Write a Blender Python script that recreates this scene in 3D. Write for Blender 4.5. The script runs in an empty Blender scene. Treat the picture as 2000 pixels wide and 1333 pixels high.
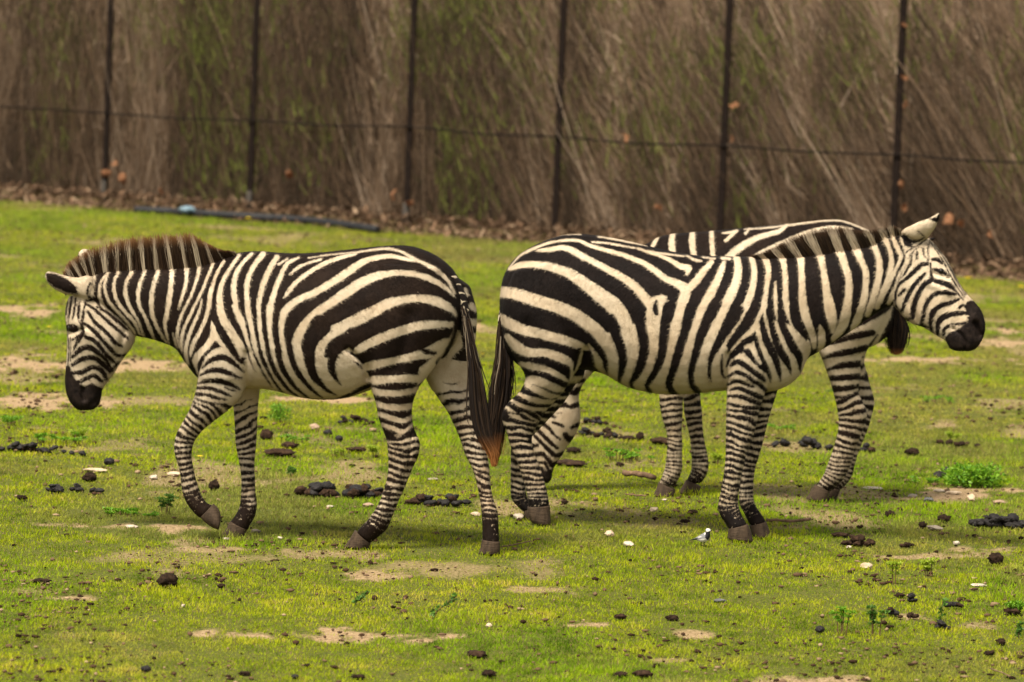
import bpy, bmesh, math, random
import numpy as np
from mathutils import Matrix, Vector, kdtree

random.seed(7)
RNG = np.random.default_rng(11)
SC = bpy.context.scene
COL = SC.collection

# ------------------------------------------------------------------ camera
F_PX, CX, CY = 9000.0, 1000.0, 666.5          # focal length in photo pixels (2000 wide)
CAM_H, PITCH, ROLL = 2.2, math.radians(3.86), math.radians(2.3)
fwd = np.array([0, math.cos(PITCH), -math.sin(PITCH)])
r0 = np.array([1.0, 0, 0]); u0 = np.cross(r0, fwd)
right = math.cos(ROLL) * r0 + math.sin(ROLL) * u0
up = -math.sin(ROLL) * r0 + math.cos(ROLL) * u0
CAM = np.array([0, 0, CAM_H])
cam_d = bpy.data.cameras.new("camera")
cam_d.sensor_width = 36.0
cam_d.lens = F_PX / 2000.0 * 36.0
cam_d.clip_start, cam_d.clip_end = 1.0, 3000.0
cam_d.dof.use_dof = True
cam_d.dof.focus_distance = 19.0
cam_d.dof.aperture_fstop = 5.0
cam = bpy.data.objects.new("camera", cam_d)
cam.matrix_world = Matrix([[right[0], up[0], -fwd[0], 0], [right[1], up[1], -fwd[1], 0],
                           [right[2], up[2], -fwd[2], CAM_H], [0, 0, 0, 1]])
COL.objects.link(cam)
SC.camera = cam

# ------------------------------------------------------------------ light
SUN_EL, SUN_AZ = math.radians(58), math.radians(215)   # azimuth clockwise from +Y
W = bpy.data.worlds.new("World"); SC.world = W; W.use_nodes = True
wn = W.node_tree; bg = wn.nodes["Background"]
sky = wn.nodes.new("ShaderNodeTexSky"); sky.sky_type = 'NISHITA'; sky.sun_disc = False
sky.sun_elevation = SUN_EL; sky.sun_rotation = SUN_AZ
hs = wn.nodes.new("ShaderNodeHueSaturation"); hs.inputs["Saturation"].default_value = 0.12
wb = wn.nodes.new("ShaderNodeMix"); wb.data_type = 'RGBA'; wb.blend_type = 'MULTIPLY'; wb.inputs[0].default_value = 1.; wb.inputs[7].default_value = (1.04, .99, .91, 1)
wn.links.new(sky.outputs[0], hs.inputs["Color"]); wn.links.new(hs.outputs[0], wb.inputs[6]); wn.links.new(wb.outputs[2], bg.inputs["Color"])
bg.inputs["Strength"].default_value = 0.085
sl = bpy.data.lights.new("sun", 'SUN'); sl.energy = 3.1; sl.angle = math.radians(16); sl.color = (1.0, 0.92, 0.78)
sun = bpy.data.objects.new("sun", sl); COL.objects.link(sun)
sdir = Vector((math.sin(SUN_AZ) * math.cos(SUN_EL), math.cos(SUN_AZ) * math.cos(SUN_EL), math.sin(SUN_EL)))
sun.rotation_euler = sdir.to_track_quat('Z', 'Y').to_euler()
SC.view_settings.view_transform = 'Standard'; SC.view_settings.look = 'None'
SC.view_settings.gamma = 1.0
SC.view_settings.exposure = 1.52
SC.render.film_transparent = False

# ------------------------------------------------------------------ helpers
def ray(u, v):
    u = np.asarray(u, float); v = np.asarray(v, float)
    return fwd + ((u - CX) / F_PX)[..., None] * right + ((CY - v) / F_PX)[..., None] * up
def at_depth(u, v, y):                       # point seen at pixel (u,v) standing at world depth y
    d = ray(u, v); return CAM + d * (np.asarray(y, float) / d[..., 1])[..., None]
def on_ground(u, v, z=0.0):
    d = ray(u, v); return CAM + d * ((z - CAM_H) / d[..., 2])[..., None]
def project(P):
    Q = P - CAM; w = Q @ fwd
    return CX + F_PX * (Q @ right) / w, CY - F_PX * (Q @ up) / w

def _h(ix, iy, seed):
    n = (ix * 374761393 + iy * 668265263 + seed * 1442695041) & 0xFFFFFFFF
    n = ((n ^ (n >> 13)) * 1274126177) & 0xFFFFFFFF
    return ((n ^ (n >> 16)) & 0xFFFF) / 65535.0
def vnoise(x, y, seed=0):                    # value noise 0..1
    x = np.asarray(x, float); y = np.asarray(y, float)
    ix = np.floor(x).astype(np.int64); iy = np.floor(y).astype(np.int64)
    fx = x - ix; fy = y - iy; fx = fx * fx * (3 - 2 * fx); fy = fy * fy * (3 - 2 * fy)
    a = _h(ix, iy, seed); b = _h(ix + 1, iy, seed); c = _h(ix, iy + 1, seed); d = _h(ix + 1, iy + 1, seed)
    return (a * (1 - fx) + b * fx) * (1 - fy) + (c * (1 - fx) + d * fx) * fy
def fbm(x, y, seed=0, o=4):
    s = 0; a = .5; t = 0
    for k in range(o):
        s = s + a * vnoise(x * 2 ** k, y * 2 ** k, seed + k * 17); t += a; a *= .5
    return s / t
def sstep(a, b, x):
    t = np.clip((x - a) / (b - a), 0, 1); return t * t * (3 - 2 * t)
def catmull(P, m):                           # resample rows of P (n,k) with m points per span
    P = np.asarray(P, float); n = len(P)
    if n < 3: return np.concatenate([P[:1] + (P[1:] - P[:1]) * t for t in np.linspace(0, 1, m + 1)[:, None]]).reshape(-1, P.shape[1])
    Q = np.vstack([2 * P[0] - P[1], P, 2 * P[-1] - P[-2]]); out = []
    for i in range(n - 1):
        p0, p1, p2, p3 = Q[i:i + 4]
        for t in np.arange(m) / m:
            out.append(.5 * (2 * p1 + (p2 - p0) * t + (2 * p0 - 5 * p1 + 4 * p2 - p3) * t * t + (3 * p1 - p0 - 3 * p2 + p3) * t ** 3))
    out.append(P[-1]); return np.array(out)

def np_mesh(name, V, Fc):                    # V (n,3), Fc (m,k) all faces with k corners
    me = bpy.data.meshes.new(name); V = np.ascontiguousarray(V, np.float32); Fc = np.ascontiguousarray(Fc, np.int32)
    me.vertices.add(len(V)); me.vertices.foreach_set("co", V.ravel())
    me.loops.add(Fc.size); me.loops.foreach_set("vertex_index", Fc.ravel())
    me.polygons.add(len(Fc)); me.polygons.foreach_set("loop_start", np.arange(0, Fc.size, Fc.shape[1], dtype=np.int32))
    me.update(calc_edges=True); return me
def attr(me, name, vals):
    a = me.attributes.new(name, 'FLOAT', 'POINT'); a.data.foreach_set("value", np.ascontiguousarray(vals, np.float32))
def link(name, me, mat=None, parent=None, smooth=False, **props):
    o = bpy.data.objects.new(name, me); COL.objects.link(o)
    if mat and me is not None and not me.materials: me.materials.append(mat)
    if smooth: me.polygons.foreach_set("use_smooth", np.ones(len(me.polygons), bool))
    if parent: o.parent = parent
    for k, v in props.items(): o[k] = v
    return o
def thing(name, loc, label, category, group=None):
    o = bpy.data.objects.new(name, None); COL.objects.link(o); o.location = loc; o.empty_display_size = .05
    o["label"] = label; o["category"] = category
    if group: o["group"] = group
    return o

# node material helper
class M:
    def __init__(s, name):
        s.m = bpy.data.materials.new(name); s.m.use_nodes = True; s.t = s.m.node_tree
        s.b = s.t.nodes["Principled BSDF"]; s.out = s.t.nodes["Material Output"]
    def n(s, typ, **kw):
        nd = s.t.nodes.new(typ)
        for k, v in kw.items():
            if k.startswith("i_"): nd.inputs[k[2:].replace("_", " ")].default_value = v
            else: setattr(nd, k, v)
        return nd
    def l(s, a, b): s.t.links.new(a, b)
    def coord(s): return s.n("ShaderNodeTexCoord").outputs["Object"]
    def at(s, name): return s.n("ShaderNodeAttribute", attribute_name=name).outputs["Fac"]
    def noise(s, scale, detail=4, rough=.55, vec=None):
        nd = s.n("ShaderNodeTexNoise"); nd.inputs["Scale"].default_value = scale
        nd.inputs["Detail"].default_value = detail; nd.inputs["Roughness"].default_value = rough
        s.l(vec if vec is not None else s.coord(), nd.inputs["Vector"]); return nd.outputs["Fac"]
    def stretch(s, x, y, z):
        mp = s.n("ShaderNodeMapping"); mp.inputs["Scale"].default_value = (x, y, z); s.l(s.coord(), mp.inputs["Vector"]); return mp.outputs[0]
    def ramp(s, fac, stops, interp='LINEAR'):
        r = s.n("ShaderNodeValToRGB"); e = r.color_ramp; e.interpolation = interp
        while len(e.elements) < len(stops): e.elements.new(.5)
        for el, (p, c) in zip(e.elements, stops): el.position = p; el.color = (*c, 1) if len(c) == 3 else c
        s.l(fac, r.inputs[0]); return r.outputs[0]
    def math(s, op, a, b=None, c=None):
        nd = s.n("ShaderNodeMath", operation=op)
        for i, x in enumerate((a, b, c)):
            if x is None: continue
            if isinstance(x, (int, float)): nd.inputs[i].default_value = x
            else: s.l(x, nd.inputs[i])
        return nd.outputs[0]
    def maprange(s, x, a, b, c=0., d=1.):
        nd = s.n("ShaderNodeMapRange"); s.l(x, nd.inputs[0])
        for i, v in enumerate((a, b, c, d)): nd.inputs[i + 1].default_value = v
        return nd.outputs[0]
    def mix(s, f, a, b, mode='MIX'):
        nd = s.n("ShaderNodeMix", data_type='RGBA', blend_type=mode)
        for i, x in zip((0, 6, 7), (f, a, b)):
            if isinstance(x, (int, float)): nd.inputs[i].default_value = x
            elif isinstance(x, tuple): nd.inputs[i].default_value = (*x, 1)
            else: s.l(x, nd.inputs[i])
        return nd.outputs[2]
    def bump(s, h, strength=.5, dist=.005):
        nd = s.n("ShaderNodeBump"); nd.inputs["Strength"].default_value = strength; nd.inputs["Distance"].default_value = dist
        s.l(h, nd.inputs["Height"]); s.l(nd.outputs[0], s.b.inputs["Normal"])
    def done(s, col, rough=.8, spec=.3):
        if isinstance(col, tuple): s.b.inputs["Base Color"].default_value = (*col, 1)
        else: s.l(col, s.b.inputs["Base Color"])
        if isinstance(rough, (int, float)): s.b.inputs["Roughness"].default_value = rough
        else: s.l(rough, s.b.inputs["Roughness"])
        s.b.inputs["Specular IOR Level"].default_value = spec; return s.m
    def translucent(s, col, f):
        tr = s.n("ShaderNodeBsdfTranslucent"); s.l(col, tr.inputs[0])
        mx = s.n("ShaderNodeMixShader"); mx.inputs[0].default_value = f
        s.l(s.b.outputs[0], mx.inputs[1]); s.l(tr.outputs[0], mx.inputs[2]); s.l(mx.outputs[0], s.out.inputs[0])

# ------------------------------------------------------------------ materials
def mat_coat(name, black, black2, white, white2):
    m = M(name); c = m.at("coat")
    n1 = m.noise(110, 3, .6, m.stretch(1, 1, .45)); n2 = m.noise(26, 2)
    s = m.math('ADD', c, m.math('MULTIPLY', m.math('SUBTRACT', n1, .5), 5.0))
    s = m.math('ADD', s, m.math('MULTIPLY', m.math('SUBTRACT', n2, .5), 3.0))
    f = m.maprange(s, -1.5, 1.5)
    big = m.noise(4.5, 4); fine = m.noise(260, 2, .6, m.stretch(1, 1, .3))
    wc = m.mix(m.maprange(big, .35, .68), white, white2)
    wc = m.mix(m.maprange(m.noise(38, 5, .65), .45, .75, 0, .35), wc, (.36, .27, .18))
    wc = m.mix(m.maprange(fine, .3, .8, 0, .3), wc, (.36, .275, .185))
    wc = m.mix(m.math('MULTIPLY', m.at("dirt"), m.maprange(m.noise(14, 4), .3, .65)), wc, (.27, .17, .09))
    bc = m.mix(m.maprange(m.noise(7, 4), .4, .7), black, black2)
    bc = m.mix(m.maprange(fine, .35, .8, 0, .30), bc, (.016, .0095, .0065))
    col = m.mix(f, bc, wc)
    col = m.mix(m.at("skin"), col, m.ramp(m.noise(40, 3), [(.3, (.005, .0035, .003)), (.75, (.020, .013, .010))]))
    m.bump(m.math('ADD', fine, m.math('MULTIPLY', m.noise(16, 4), 2.)), .45, .004)
    return m.done(col, m.maprange(fine, .2, .8, .6, .85), .08)
def mat_hair(name, black, tip):
    m = M(name); t = m.at("tip")
    base = m.mix(m.maprange(m.at("coat"), -.5, .5), black, (.46, .375, .27))
    col = m.mix(m.maprange(t, .56, .95), base, tip)
    col = m.mix(m.maprange(m.at("rand"), 0, 1, 0, .4), col, (.075, .042, .02))
    return m.done(col, .75, .08)
def mat_hoof():
    m = M("hoof_horn"); n = m.noise(30, 4, .6, m.stretch(1, 1, 6)); g = m.noise(9, 4)
    col = m.mix(g, m.ramp(n, [(.3, (.028, .018, .011)), (.7, (.075, .050, .031))]), (.045, .030, .019))
    m.bump(n, .6, .006); return m.done(m.mix(m.maprange(m.noise(22, 5, .7, m.stretch(2.5, 2.5, .5)), .45, .7), col, (.018, .012, .008)), .75, .12)
def mat_simple(name, c1, c2, scale=20, rough=.85, bumpd=.004, spec=.2, c3=None):
    m = M(name); n = m.noise(scale, 6, .6)
    st = [(.3, c1), (.7, c2)] if c3 is None else [(.28, c1), (.55, c2), (.72, c3)]
    m.bump(m.noise(scale * 2.5, 5, .65), .7, bumpd); return m.done(m.ramp(n, st), rough, spec)

MAT = {}
MAT["coat_brown"] = mat_coat("zebra_coat_brown", (.0075, .0042, .003), (.014, .0075, .0045), (.53, .445, .335), (.43, .34, .235))
MAT["coat_black"] = mat_coat("zebra_coat_black", (.005, .0036, .0034), (.009, .0055, .0045), (.53, .44, .325), (.43, .335, .225))
MAT["mane_brown"] = mat_hair("zebra_mane_rusty", (.016, .009, .006), (.19, .085, .03))
MAT["mane_dark"] = mat_hair("zebra_mane_dark", (.012, .008, .006), (.05, .025, .012))
MAT["tail_hair"] = mat_hair("zebra_tail_hair", (.010, .007, .006), (.24, .09, .025))
MAT["hoof"] = mat_hoof()
mm = M("eye"); MAT["eye"] = mm.done((.004, .003, .002), .3, .25)
MAT["dung_black"] = mat_simple("dung_black", (.004, .0032, .003), (.014, .010, .009), 45, .6, .008, .25)
MAT["dung_brown"] = mat_simple("dung_brown", (.008, .0045, .003), (.055, .031, .018), 55, .95, .008, .1)
MAT["clod"] = mat_simple("clod", (.006, .0038, .0026), (.035, .020, .012), 60, .95, .008, .1)
MAT["stone_pale"] = mat_simple("stone_pale", (.30, .22, .14), (.48, .38, .27), 30, .8, .003)
MAT["stone_white"] = mat_simple("stone_white", (.26, .20, .145), (.47, .405, .325), 30, .8, .003)
MAT["stone_grey"] = mat_simple("stone_grey", (.13, .105, .08), (.25, .21, .16), 30, .8, .003)
MAT["stone_slate"] = mat_simple("stone_slate", (.05, .05, .052), (.12, .12, .118), 30, .7, .003)
MAT["stone_pink"] = mat_simple("stone_pink", (.20, .13, .09), (.34, .24, .17), 30, .8, .003)
MAT["wood"] = mat_simple("dead_wood", (.06, .035, .02), (.18, .11, .065), 30, .9, .004)
MAT["post"] = mat_simple("post_rust", (.005, .0035, .003), (.014, .009, .007), 25, .9, .003, .05)
MAT["post_foot"] = mat_simple("post_footing", (.035, .03, .026), (.07, .06, .05), 25, .9, .003)
MAT["wire"] = mat_simple("fence_wire", (.06, .045, .032), (.13, .10, .075), 40, .8, .001, .1)
MAT["cable"] = mat_simple("tension_wire", (.005, .004, .004), (.014, .011, .009), 40, .9, .001, .03)
MAT["pipe"] = mat_simple("black_pipe", (.006, .006, .007), (.018, .018, .020), 12, .6, .002, .2)
MAT["leaf_dead"] = mat_simple("dead_leaf", (.20, .085, .035), (.38, .19, .10), 30, .8, .003)
MAT["bag"] = mat_simple("blue_plastic", (.05, .10, .14), (.20, .28, .33), 25, .4, .004, .3)
MAT["petal"] = mat_simple("yellow_petal", (.6, .42, .01), (.75, .58, .03), 40, .6, .001)
MAT["stem"] = mat_simple("plant_stem", (.05, .03, .015), (.12, .07, .03), 40, .8, .001)

def mat_leaf(name, a, b, tr=.35):
    m = M(name); col = m.mix(m.at("tint"), a, b); m.done(col, .55, .3); m.translucent(col, tr); return m.m
MAT["weed_bright"] = mat_leaf("weed_bright", (.06, .18, .005), (.19, .34, .015))
MAT["weed_dark"] = mat_leaf("weed_dark", (.035, .10, .010), (.11, .21, .025))
MAT["weed_yellow"] = mat_leaf("weed_yellow", (.16, .24, .01), (.34, .42, .03))
def mat_grass():
    m = M("grass_blade"); t = m.at("tint"); g = m.at("patch")
    geo = m.n("ShaderNodeNewGeometry").outputs["Position"]
    green = m.ramp(t, [(0, (.07, .12, .004)), (.3, (.23, .30, .007)), (.7, (.36, .39, .012)), (1, (.50, .42, .06))])
    lush = m.ramp(t, [(0, (.055, .11, .004)), (.45, (.20, .32, .007)), (1, (.34, .41, .012))])
    col = m.mix(g, green, lush)
    col = m.mix(m.maprange(m.at("dry"), 0, 1), col, m.ramp(t, [(0, (.16, .12, .04)), (1, (.36, .27, .12))]))
    m.done(col, .7, .06); m.translucent(col, .45); return m.m
MAT["grass"] = mat_grass()
def mat_ground():
    m = M("ground"); s = m.at("soil"); n = m.noise(9, 6, .65); n2 = m.noise(55, 5, .7)
    soil = m.ramp(n2, [(.25, (.12, .072, .036)), (.5, (.30, .205, .112)), (.75, (.43, .315, .185))])
    turf = m.ramp(n2, [(.3, (.028, .036, .006)), (.52, (.085, .095, .014)), (.75, (.17, .125, .045))])
    f = m.maprange(m.math('ADD', s, m.math('MULTIPLY', m.math('SUBTRACT', n2, .5), .9)), .2, .85)
    m.bump(m.math('ADD', n, n2), .8, .02)
    return m.done(m.mix(f, turf, soil), .95, .1)
MAT["ground"] = mat_ground()
def mat_reed():
    m = M("dry_reed"); t = m.at("tint")
    col = m.ramp(t, [(0, (.014, .008, .004)), (.18, (.052, .030, .016)), (.42, (.155, .096, .055)), (.66, (.29, .197, .128)), (.89, (.48, .365, .265)), (.91, (.06, .07, .010)), (1, (.14, .165, .022))])
    m.done(col, .75, .2); m.translucent(col, .2); return m.m
MAT["reed"] = mat_reed()
MAT["bank"] = mat_simple("earth_bank", (.03, .02, .012), (.10, .065, .038), 6, 1, .05)


# ------------------------------------------------------------------ soil patches (photo pixels -> fixed ground places)
PATCH = [(50,607,95,13,1.),(930,642,40,9,.9),(30,708,170,16,1.),(250,716,150,14,.9),(380,720,60,10,.6),(130,783,200,13,1.),(610,781,120,8,1.),
 (1890,672,170,9,.9),(1800,705,130,9,.9),(1975,650,60,12,.9),(1860,832,60,11,.7),(1720,760,60,8,.5),(1850,968,140,13,.9),(770,1241,190,15,1.05),(400,1240,75,8,.85),
 (430,1075,170,11,.7),(620,1082,170,9,.6),(250,1030,120,7,.8),(170,1168,70,6,.8),(1185,1222,75,8,.85),(1345,1241,70,9,.8),(745,1126,60,9,.8),
 (1080,1152,60,7,.7),(1820,1085,130,9,.7),(1620,1331,140,9,.8),(1330,1289,80,7,.6),(1900,1225,60,10,.6),(1930,1075,90,10,.7),(980,1222,60,7,.6),
 (1540,1030,60,7,.6),(1790,1208,50,8,.7),(60,1158,80,6,.5),(1050,1152,50,6,.7),(620,878,90,10,.5),(650,860,120,18,.45),(1180,850,120,14,.45),(1240,905,110,16,.4),
 (1130,822,50,8,.5),(180,876,160,10,.45),(820,512,200,10,.5),(560,470,170,9,.5),(700,545,160,8,.35),(1160,560,90,10,.3),(1960,580,80,14,.4),(100,520,160,10,.3)]
def soil_at(P):
    u, v = project(P); s = np.zeros(len(P))
    x, y = P[:, 0], P[:, 1]
    nz = fbm(x * 2.2, y * 2.2 * .6, 3, 5) - .5; nz2 = fbm(x * 7, y * 5, 9, 3) - .5
    for cx, cy, a, b, k in PATCH:
        d = np.sqrt(((u - cx) / a) ** 2 + ((v - cy - (u - cx) * .012) / b) ** 2)
        s = np.maximum(s, .97 * k * sstep(1.45, .5, d + nz * 2.0 + nz2 * 2.3 + (fbm(x * 16, y * 11, 15, 2) - .5) * 1.2 + .25))
    s = np.maximum(s, .55 * sstep(.60, .74, fbm(x * 1.3 + 40, y * .8, 21, 5)))
    return s

# ------------------------------------------------------------------ ground sheet
FA, FB = on_ground(np.array(203.), np.array(392.)), on_ground(np.array(1083.), np.array(460.))    # fence foot line
fdir = (FB - FA) / np.linalg.norm(FB - FA); fnorm = np.array([-fdir[1], fdir[0], 0.])
if fnorm[1] < 0: fnorm = -fnorm
def behind_fence(P): return (P - FA) @ fnorm
ys = np.concatenate([[-40, 0, 8], np.geomspace(13, 60, 420), [70, 90, 140, 300, 900, 2500]])
xn = np.concatenate([[-40, -8, -2, -1.2], np.linspace(-.8, .8, 300), [1.2, 2, 8, 40]])
Yg, Xn = np.meshgrid(ys, xn, indexing='ij'); Xg = Xn * np.maximum(Yg, 10) * .2
G = np.stack([Xg.ravel(), Yg.ravel(), np.zeros(Xg.size)], 1)
near = (G[:, 1] > 12) & (G[:, 1] < 61) & (np.abs(Xn.ravel()) < .82)
G[near, 2] = (fbm(G[near, 0] * 3, G[near, 1] * 3, 5, 4) - .5) * .02 - .004
soil = np.zeros(len(G)); soil[near] = soil_at(G[near])
bf = behind_fence(G); soil = np.maximum(soil, sstep(-2.1, -1.0, bf + (fbm(G[:, 0] * 2, G[:, 1] * 2, 8) - .5) * 1.0) * .45)
nx = len(xn); idx = np.arange(len(ys) * nx).reshape(len(ys), nx)
Fg = np.stack([idx[:-1, :-1], idx[:-1, 1:], idx[1:, 1:], idx[1:, :-1]], -1).reshape(-1, 4)
gm = np_mesh("ground", G, Fg); attr(gm, "soil", soil)
link("ground", gm, MAT["ground"], smooth=True, kind="structure")

# ------------------------------------------------------------------ grass
def blades(n, base, length, width, yaw, lean, leanaz):
    tip = base + np.stack([np.cos(leanaz) * lean * length, np.sin(leanaz) * lean * length, length * np.sqrt(np.maximum(1 - lean ** 2, .05))], 1)
    side = np.stack([np.cos(yaw), np.sin(yaw), np.zeros(n)], 1) * width[:, None] * .5
    mid = base + (tip - base) * .55; mid[:, 2] += length * .10
    V = np.stack([base - side, base + side, mid + side * .8, mid - side * .8, tip], 1).reshape(-1, 3)
    k = np.arange(n)[:, None] * 5
    T = np.concatenate([k + np.array([[0, 1, 2]]), k + np.array([[0, 2, 3]]), k + np.array([[3, 2, 4]])], 0)
    return V, T
N = 1250000
u = RNG.random(N); yy = 13.8 * (58 / 13.8) ** (u ** 1.12)
xx = (RNG.random(N) * 2 - 1) * (yy * .118 + .35)
N2 = 420000; yy2 = 13.6 * (58 / 13.6) ** RNG.random(N2); xx2 = np.where(RNG.random(N2) < .5, -1, 1) * (yy2 * .118 + .35 + RNG.random(N2) * 3.2)   # turf beyond the frame
yy = np.concatenate([yy, yy2]); xx = np.concatenate([xx, xx2]); N = N + N2
P = np.stack([xx, yy, np.full(N, -.004)], 1)
so = soil_at(P); bfz = behind_fence(P)
keep = (RNG.random(N) > so * 1.12) & (bfz < -.85 - RNG.random(N) * .8 - 1.1 * fbm(xx * .8, yy * .6, 61, 3))
keep &= RNG.random(N) < .25 + 1.1 * fbm(xx * 9, yy * 7, 33, 3)
P, so, xx, yy = P[keep], so[keep], xx[keep], yy[keep]; n = len(P)
sc = (yy / 17) ** .75
lush = sstep(.46, .64, fbm(xx * .9 + 7, yy * .55, 51, 4)); clump = fbm(xx * 6, yy * 4.5, 61, 3)
Lb = (.007 + .010 * RNG.random(n) ** 1.6 + .010 * clump * lush + .010 * sstep(.5, .8, clump)) * sc * (1 - .4 * so)
Wb = (.0018 + .0020 * RNG.random(n)) * sc
for hu, hv in ((455, 1047), (695, 1069), (955, 1082), (1446, 1058), (1490, 1049), (1065, 1024), (1042, 1012), (1297, 969), (1348, 965), (1597, 978), (1630, 976)):   # longer tufts left round the hooves
    hp = on_ground(np.array(float(hu)), np.array(float(hv))); Lb = Lb * (1 + .9 * np.exp(-((xx - hp[0]) ** 2 + (yy - hp[1] + .03) ** 2) / .09 ** 2))
V, T = blades(n, P, Lb, Wb, RNG.random(n) * 6.283, .25 + .6 * RNG.random(n), RNG.random(n) * 6.283)
gr = np_mesh("grass", V, T)
yel = fbm(xx * 1.6 + 90, yy * 1.1, 71, 4)
clump2 = fbm(xx * 17, yy * 11, 171, 2)
tint = np.clip(.20 + .36 * RNG.random(n) + .5 * (yel - .42) + .7 * (clump - .5) + .7 * (clump2 - .5), 0, .97)
dry = np.clip((RNG.random(n) < .10 + .35 * so) * 1. + sstep(.52, .68, fbm(xx * .8 + 3, yy * .5, 91, 4)) * .5 + sstep(28, 44, yy) * .22, 0, 1)
attr(gr, "tint", np.repeat(tint, 5)); attr(gr, "patch", np.repeat(lush, 5)); attr(gr, "dry", np.repeat(dry, 5))
link("grass", gr, MAT["grass"], kind="stuff", label="short green and yellowish grass covering the paddock", category="grass")

# soil crumbs, straw bits strewn over the turf
N = 26000; yy = 14.5 * (50 / 14.5) ** (RNG.random(N) ** 1.1); xx = (RNG.random(N) * 2 - 1) * (yy * .118 + .2)
w_ = fbm(xx * 1.1 + 5, yy * .8, 101, 4); kp = RNG.random(N) < sstep(.38, .62, w_) * .75 + .15 + soil_at(np.stack([xx, yy, 0 * xx], 1)) * .4
xx, yy = xx[kp], yy[kp]; n = len(xx)
ang = RNG.random((n, 1)) * 6.283
_bm = bmesh.new(); bmesh.ops.create_icosphere(_bm, subdivisions=1, radius=1.); octv = np.array([v.co[:] for v in _bm.verts]); octf = np.array([[v.index for v in f.verts] for f in _bm.faces]); _bm.free()
kv = len(octv); r_ = (.002 + .0075 * RNG.random(n) ** 3.5) * (yy / 18) ** .6
V = octv[None] * r_[:, None, None] * (1 + .7 * (RNG.random((n, kv, 1)) - .5)) * np.stack([1. + 1.2 * RNG.random(n), .8 + RNG.random(n), .6 + .5 * RNG.random(n)], 1)[:, None]
V = V + np.stack([xx, yy, .002 + .006 * RNG.random(n)], 1)[:, None]
cr = np_mesh("soil_crumbs", V.reshape(-1, 3), (np.arange(n)[:, None, None] * kv + octf[None]).reshape(-1, 3))
attr(cr, "tint", np.repeat(RNG.random(n), kv)); mc = M("crumbs"); MAT["crumbs"] = mc.done(mc.ramp(mc.at("tint"), [(0, (.012, .007, .004)), (.5, (.055, .031, .018)), (.88, (.13, .082, .048)), (1, (.28, .20, .12))]), .95, .05)
link("soil_crumbs", cr, MAT["crumbs"], kind="stuff", label="small brown crumbs of soil and dung strewn through the grass", category="soil")

# ------------------------------------------------------------------ fence
def tube(path, rad, k=8, caps=True):
    path = np.asarray(path, float); n = len(path); rad = np.broadcast_to(np.asarray(rad, float), (n,))
    tan = np.gradient(path, axis=0); tan /= np.linalg.norm(tan, axis=1)[:, None] + 1e-12
    ref = np.array([0, 0, 1.]) if abs(tan[:, 2]).mean() < .8 else np.array([0, 1., 0])
    a = np.cross(tan, ref); a /= np.linalg.norm(a, axis=1)[:, None]; b = np.cross(a, tan)
    th = np.linspace(0, 2 * np.pi, k, endpoint=False)
    V = (path[:, None] + rad[:, None, None] * (np.cos(th)[None, :, None] * a[:, None] + np.sin(th)[None, :, None] * b[:, None])).reshape(-1, 3)
    i = np.arange(n * k).reshape(n, k); j = np.roll(i, -1, axis=1)
    Fq = np.stack([i[:-1], j[:-1], j[1:], i[1:]], -1).reshape(-1, 4).tolist()
    if caps:
        Fq.append(list(range(k))[::-1]); Fq.append(list(range((n - 1) * k, n * k)))
    return V, Fq
def py_mesh(name, parts):
    Vs, Fs, o = [], [], 0
    for V, Fq in parts:
        Vs.extend(map(tuple, V)); Fs.extend([tuple(int(x) + o for x in f) for f in Fq]); o += len(V)
    me = bpy.data.meshes.new(name); me.from_pydata(Vs, [], Fs); me.update(); return me
def fence_pt(uu, vv, off=0.):               # pixel -> point in the vertical fence plane
    d = ray(np.asarray(uu, float), np.asarray(vv, float)); t = ((FA + fnorm * off - CAM) @ fnorm) / (d @ fnorm)
    return CAM + d * t[..., None]
fence = thing("wire_fence", FA, "tall wire mesh fence on dark slim posts in front of dry reeds", "fence")
def childof(o, par): o.parent = par; o.matrix_parent_inverse = Matrix.Translation(-Vector(par.location)); return o
fp_px = [(-75, 372), (203, 392), (487, 414), (793, 437), (1083, 460), (1405, 486), (1742, 514), (2095, 545)]
fp = [fence_pt(np.array(float(a)), np.array(float(b))) for a, b in fp_px]
fp = fp + [fp[0] + (fp[0] - fp[1]) * k for k in (1, 2)] + [fp[7] + (fp[7] - fp[6]) * k for k in (1, 2)]
for i, p in enumerate(fp):
    p = p * np.array([1, 1, 0]); w = .043
    me = bpy.data.meshes.new("post"); bm = bmesh.new()
    # angle iron: two flanges
    for sx, sy, ox, oy in ((w * 2, .012, 0, 0), (.012, w * 1.9, -w + .006, w * .95 + .006)):
        r = bmesh.ops.create_cube(bm, size=1.)
        bmesh.ops.scale(bm, vec=(sx, sy, 3.5), verts=r["verts"]); bmesh.ops.translate(bm, vec=(ox, oy, 1.72), verts=r["verts"])
    bm.to_mesh(me); bm.free(); me.transform(Matrix.Translation(Vector(p)) @ Matrix.Rotation(math.atan2(fdir[1], fdir[0]), 4, 'Z'))
    po = childof(link("post", me, MAT["post"]), fence)
    if i in (1, 2, 3):
        V, Fq = tube([p + [0, 0, -.02], p + [0, 0, .08], p + [0, 0, .24]], [.05, .045, .04], 10)
        childof(link("footing", py_mesh("footing", [(V, Fq)]), MAT["post_foot"]), fence)
rail = [(-120, 202), (0, 208), (215, 222), (350, 232), (500, 236), (650, 246), (800, 248), (940, 262), (1090, 268), (1250, 281), (1415, 285), (1580, 297), (1760, 303), (1880, 313), (2000, 318), (2120, 325)]
rp = fence_pt(*np.array(rail, float).T, off=-.03); rp = np.vstack([rp[:1] - fdir * 4.4, rp, rp[-1:] + fdir * 4.4])
childof(link("tension_wire", py_mesh("tension_wire", [tube(catmull(rp, 4), .011, 6)]), MAT["cable"]), fence)
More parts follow.
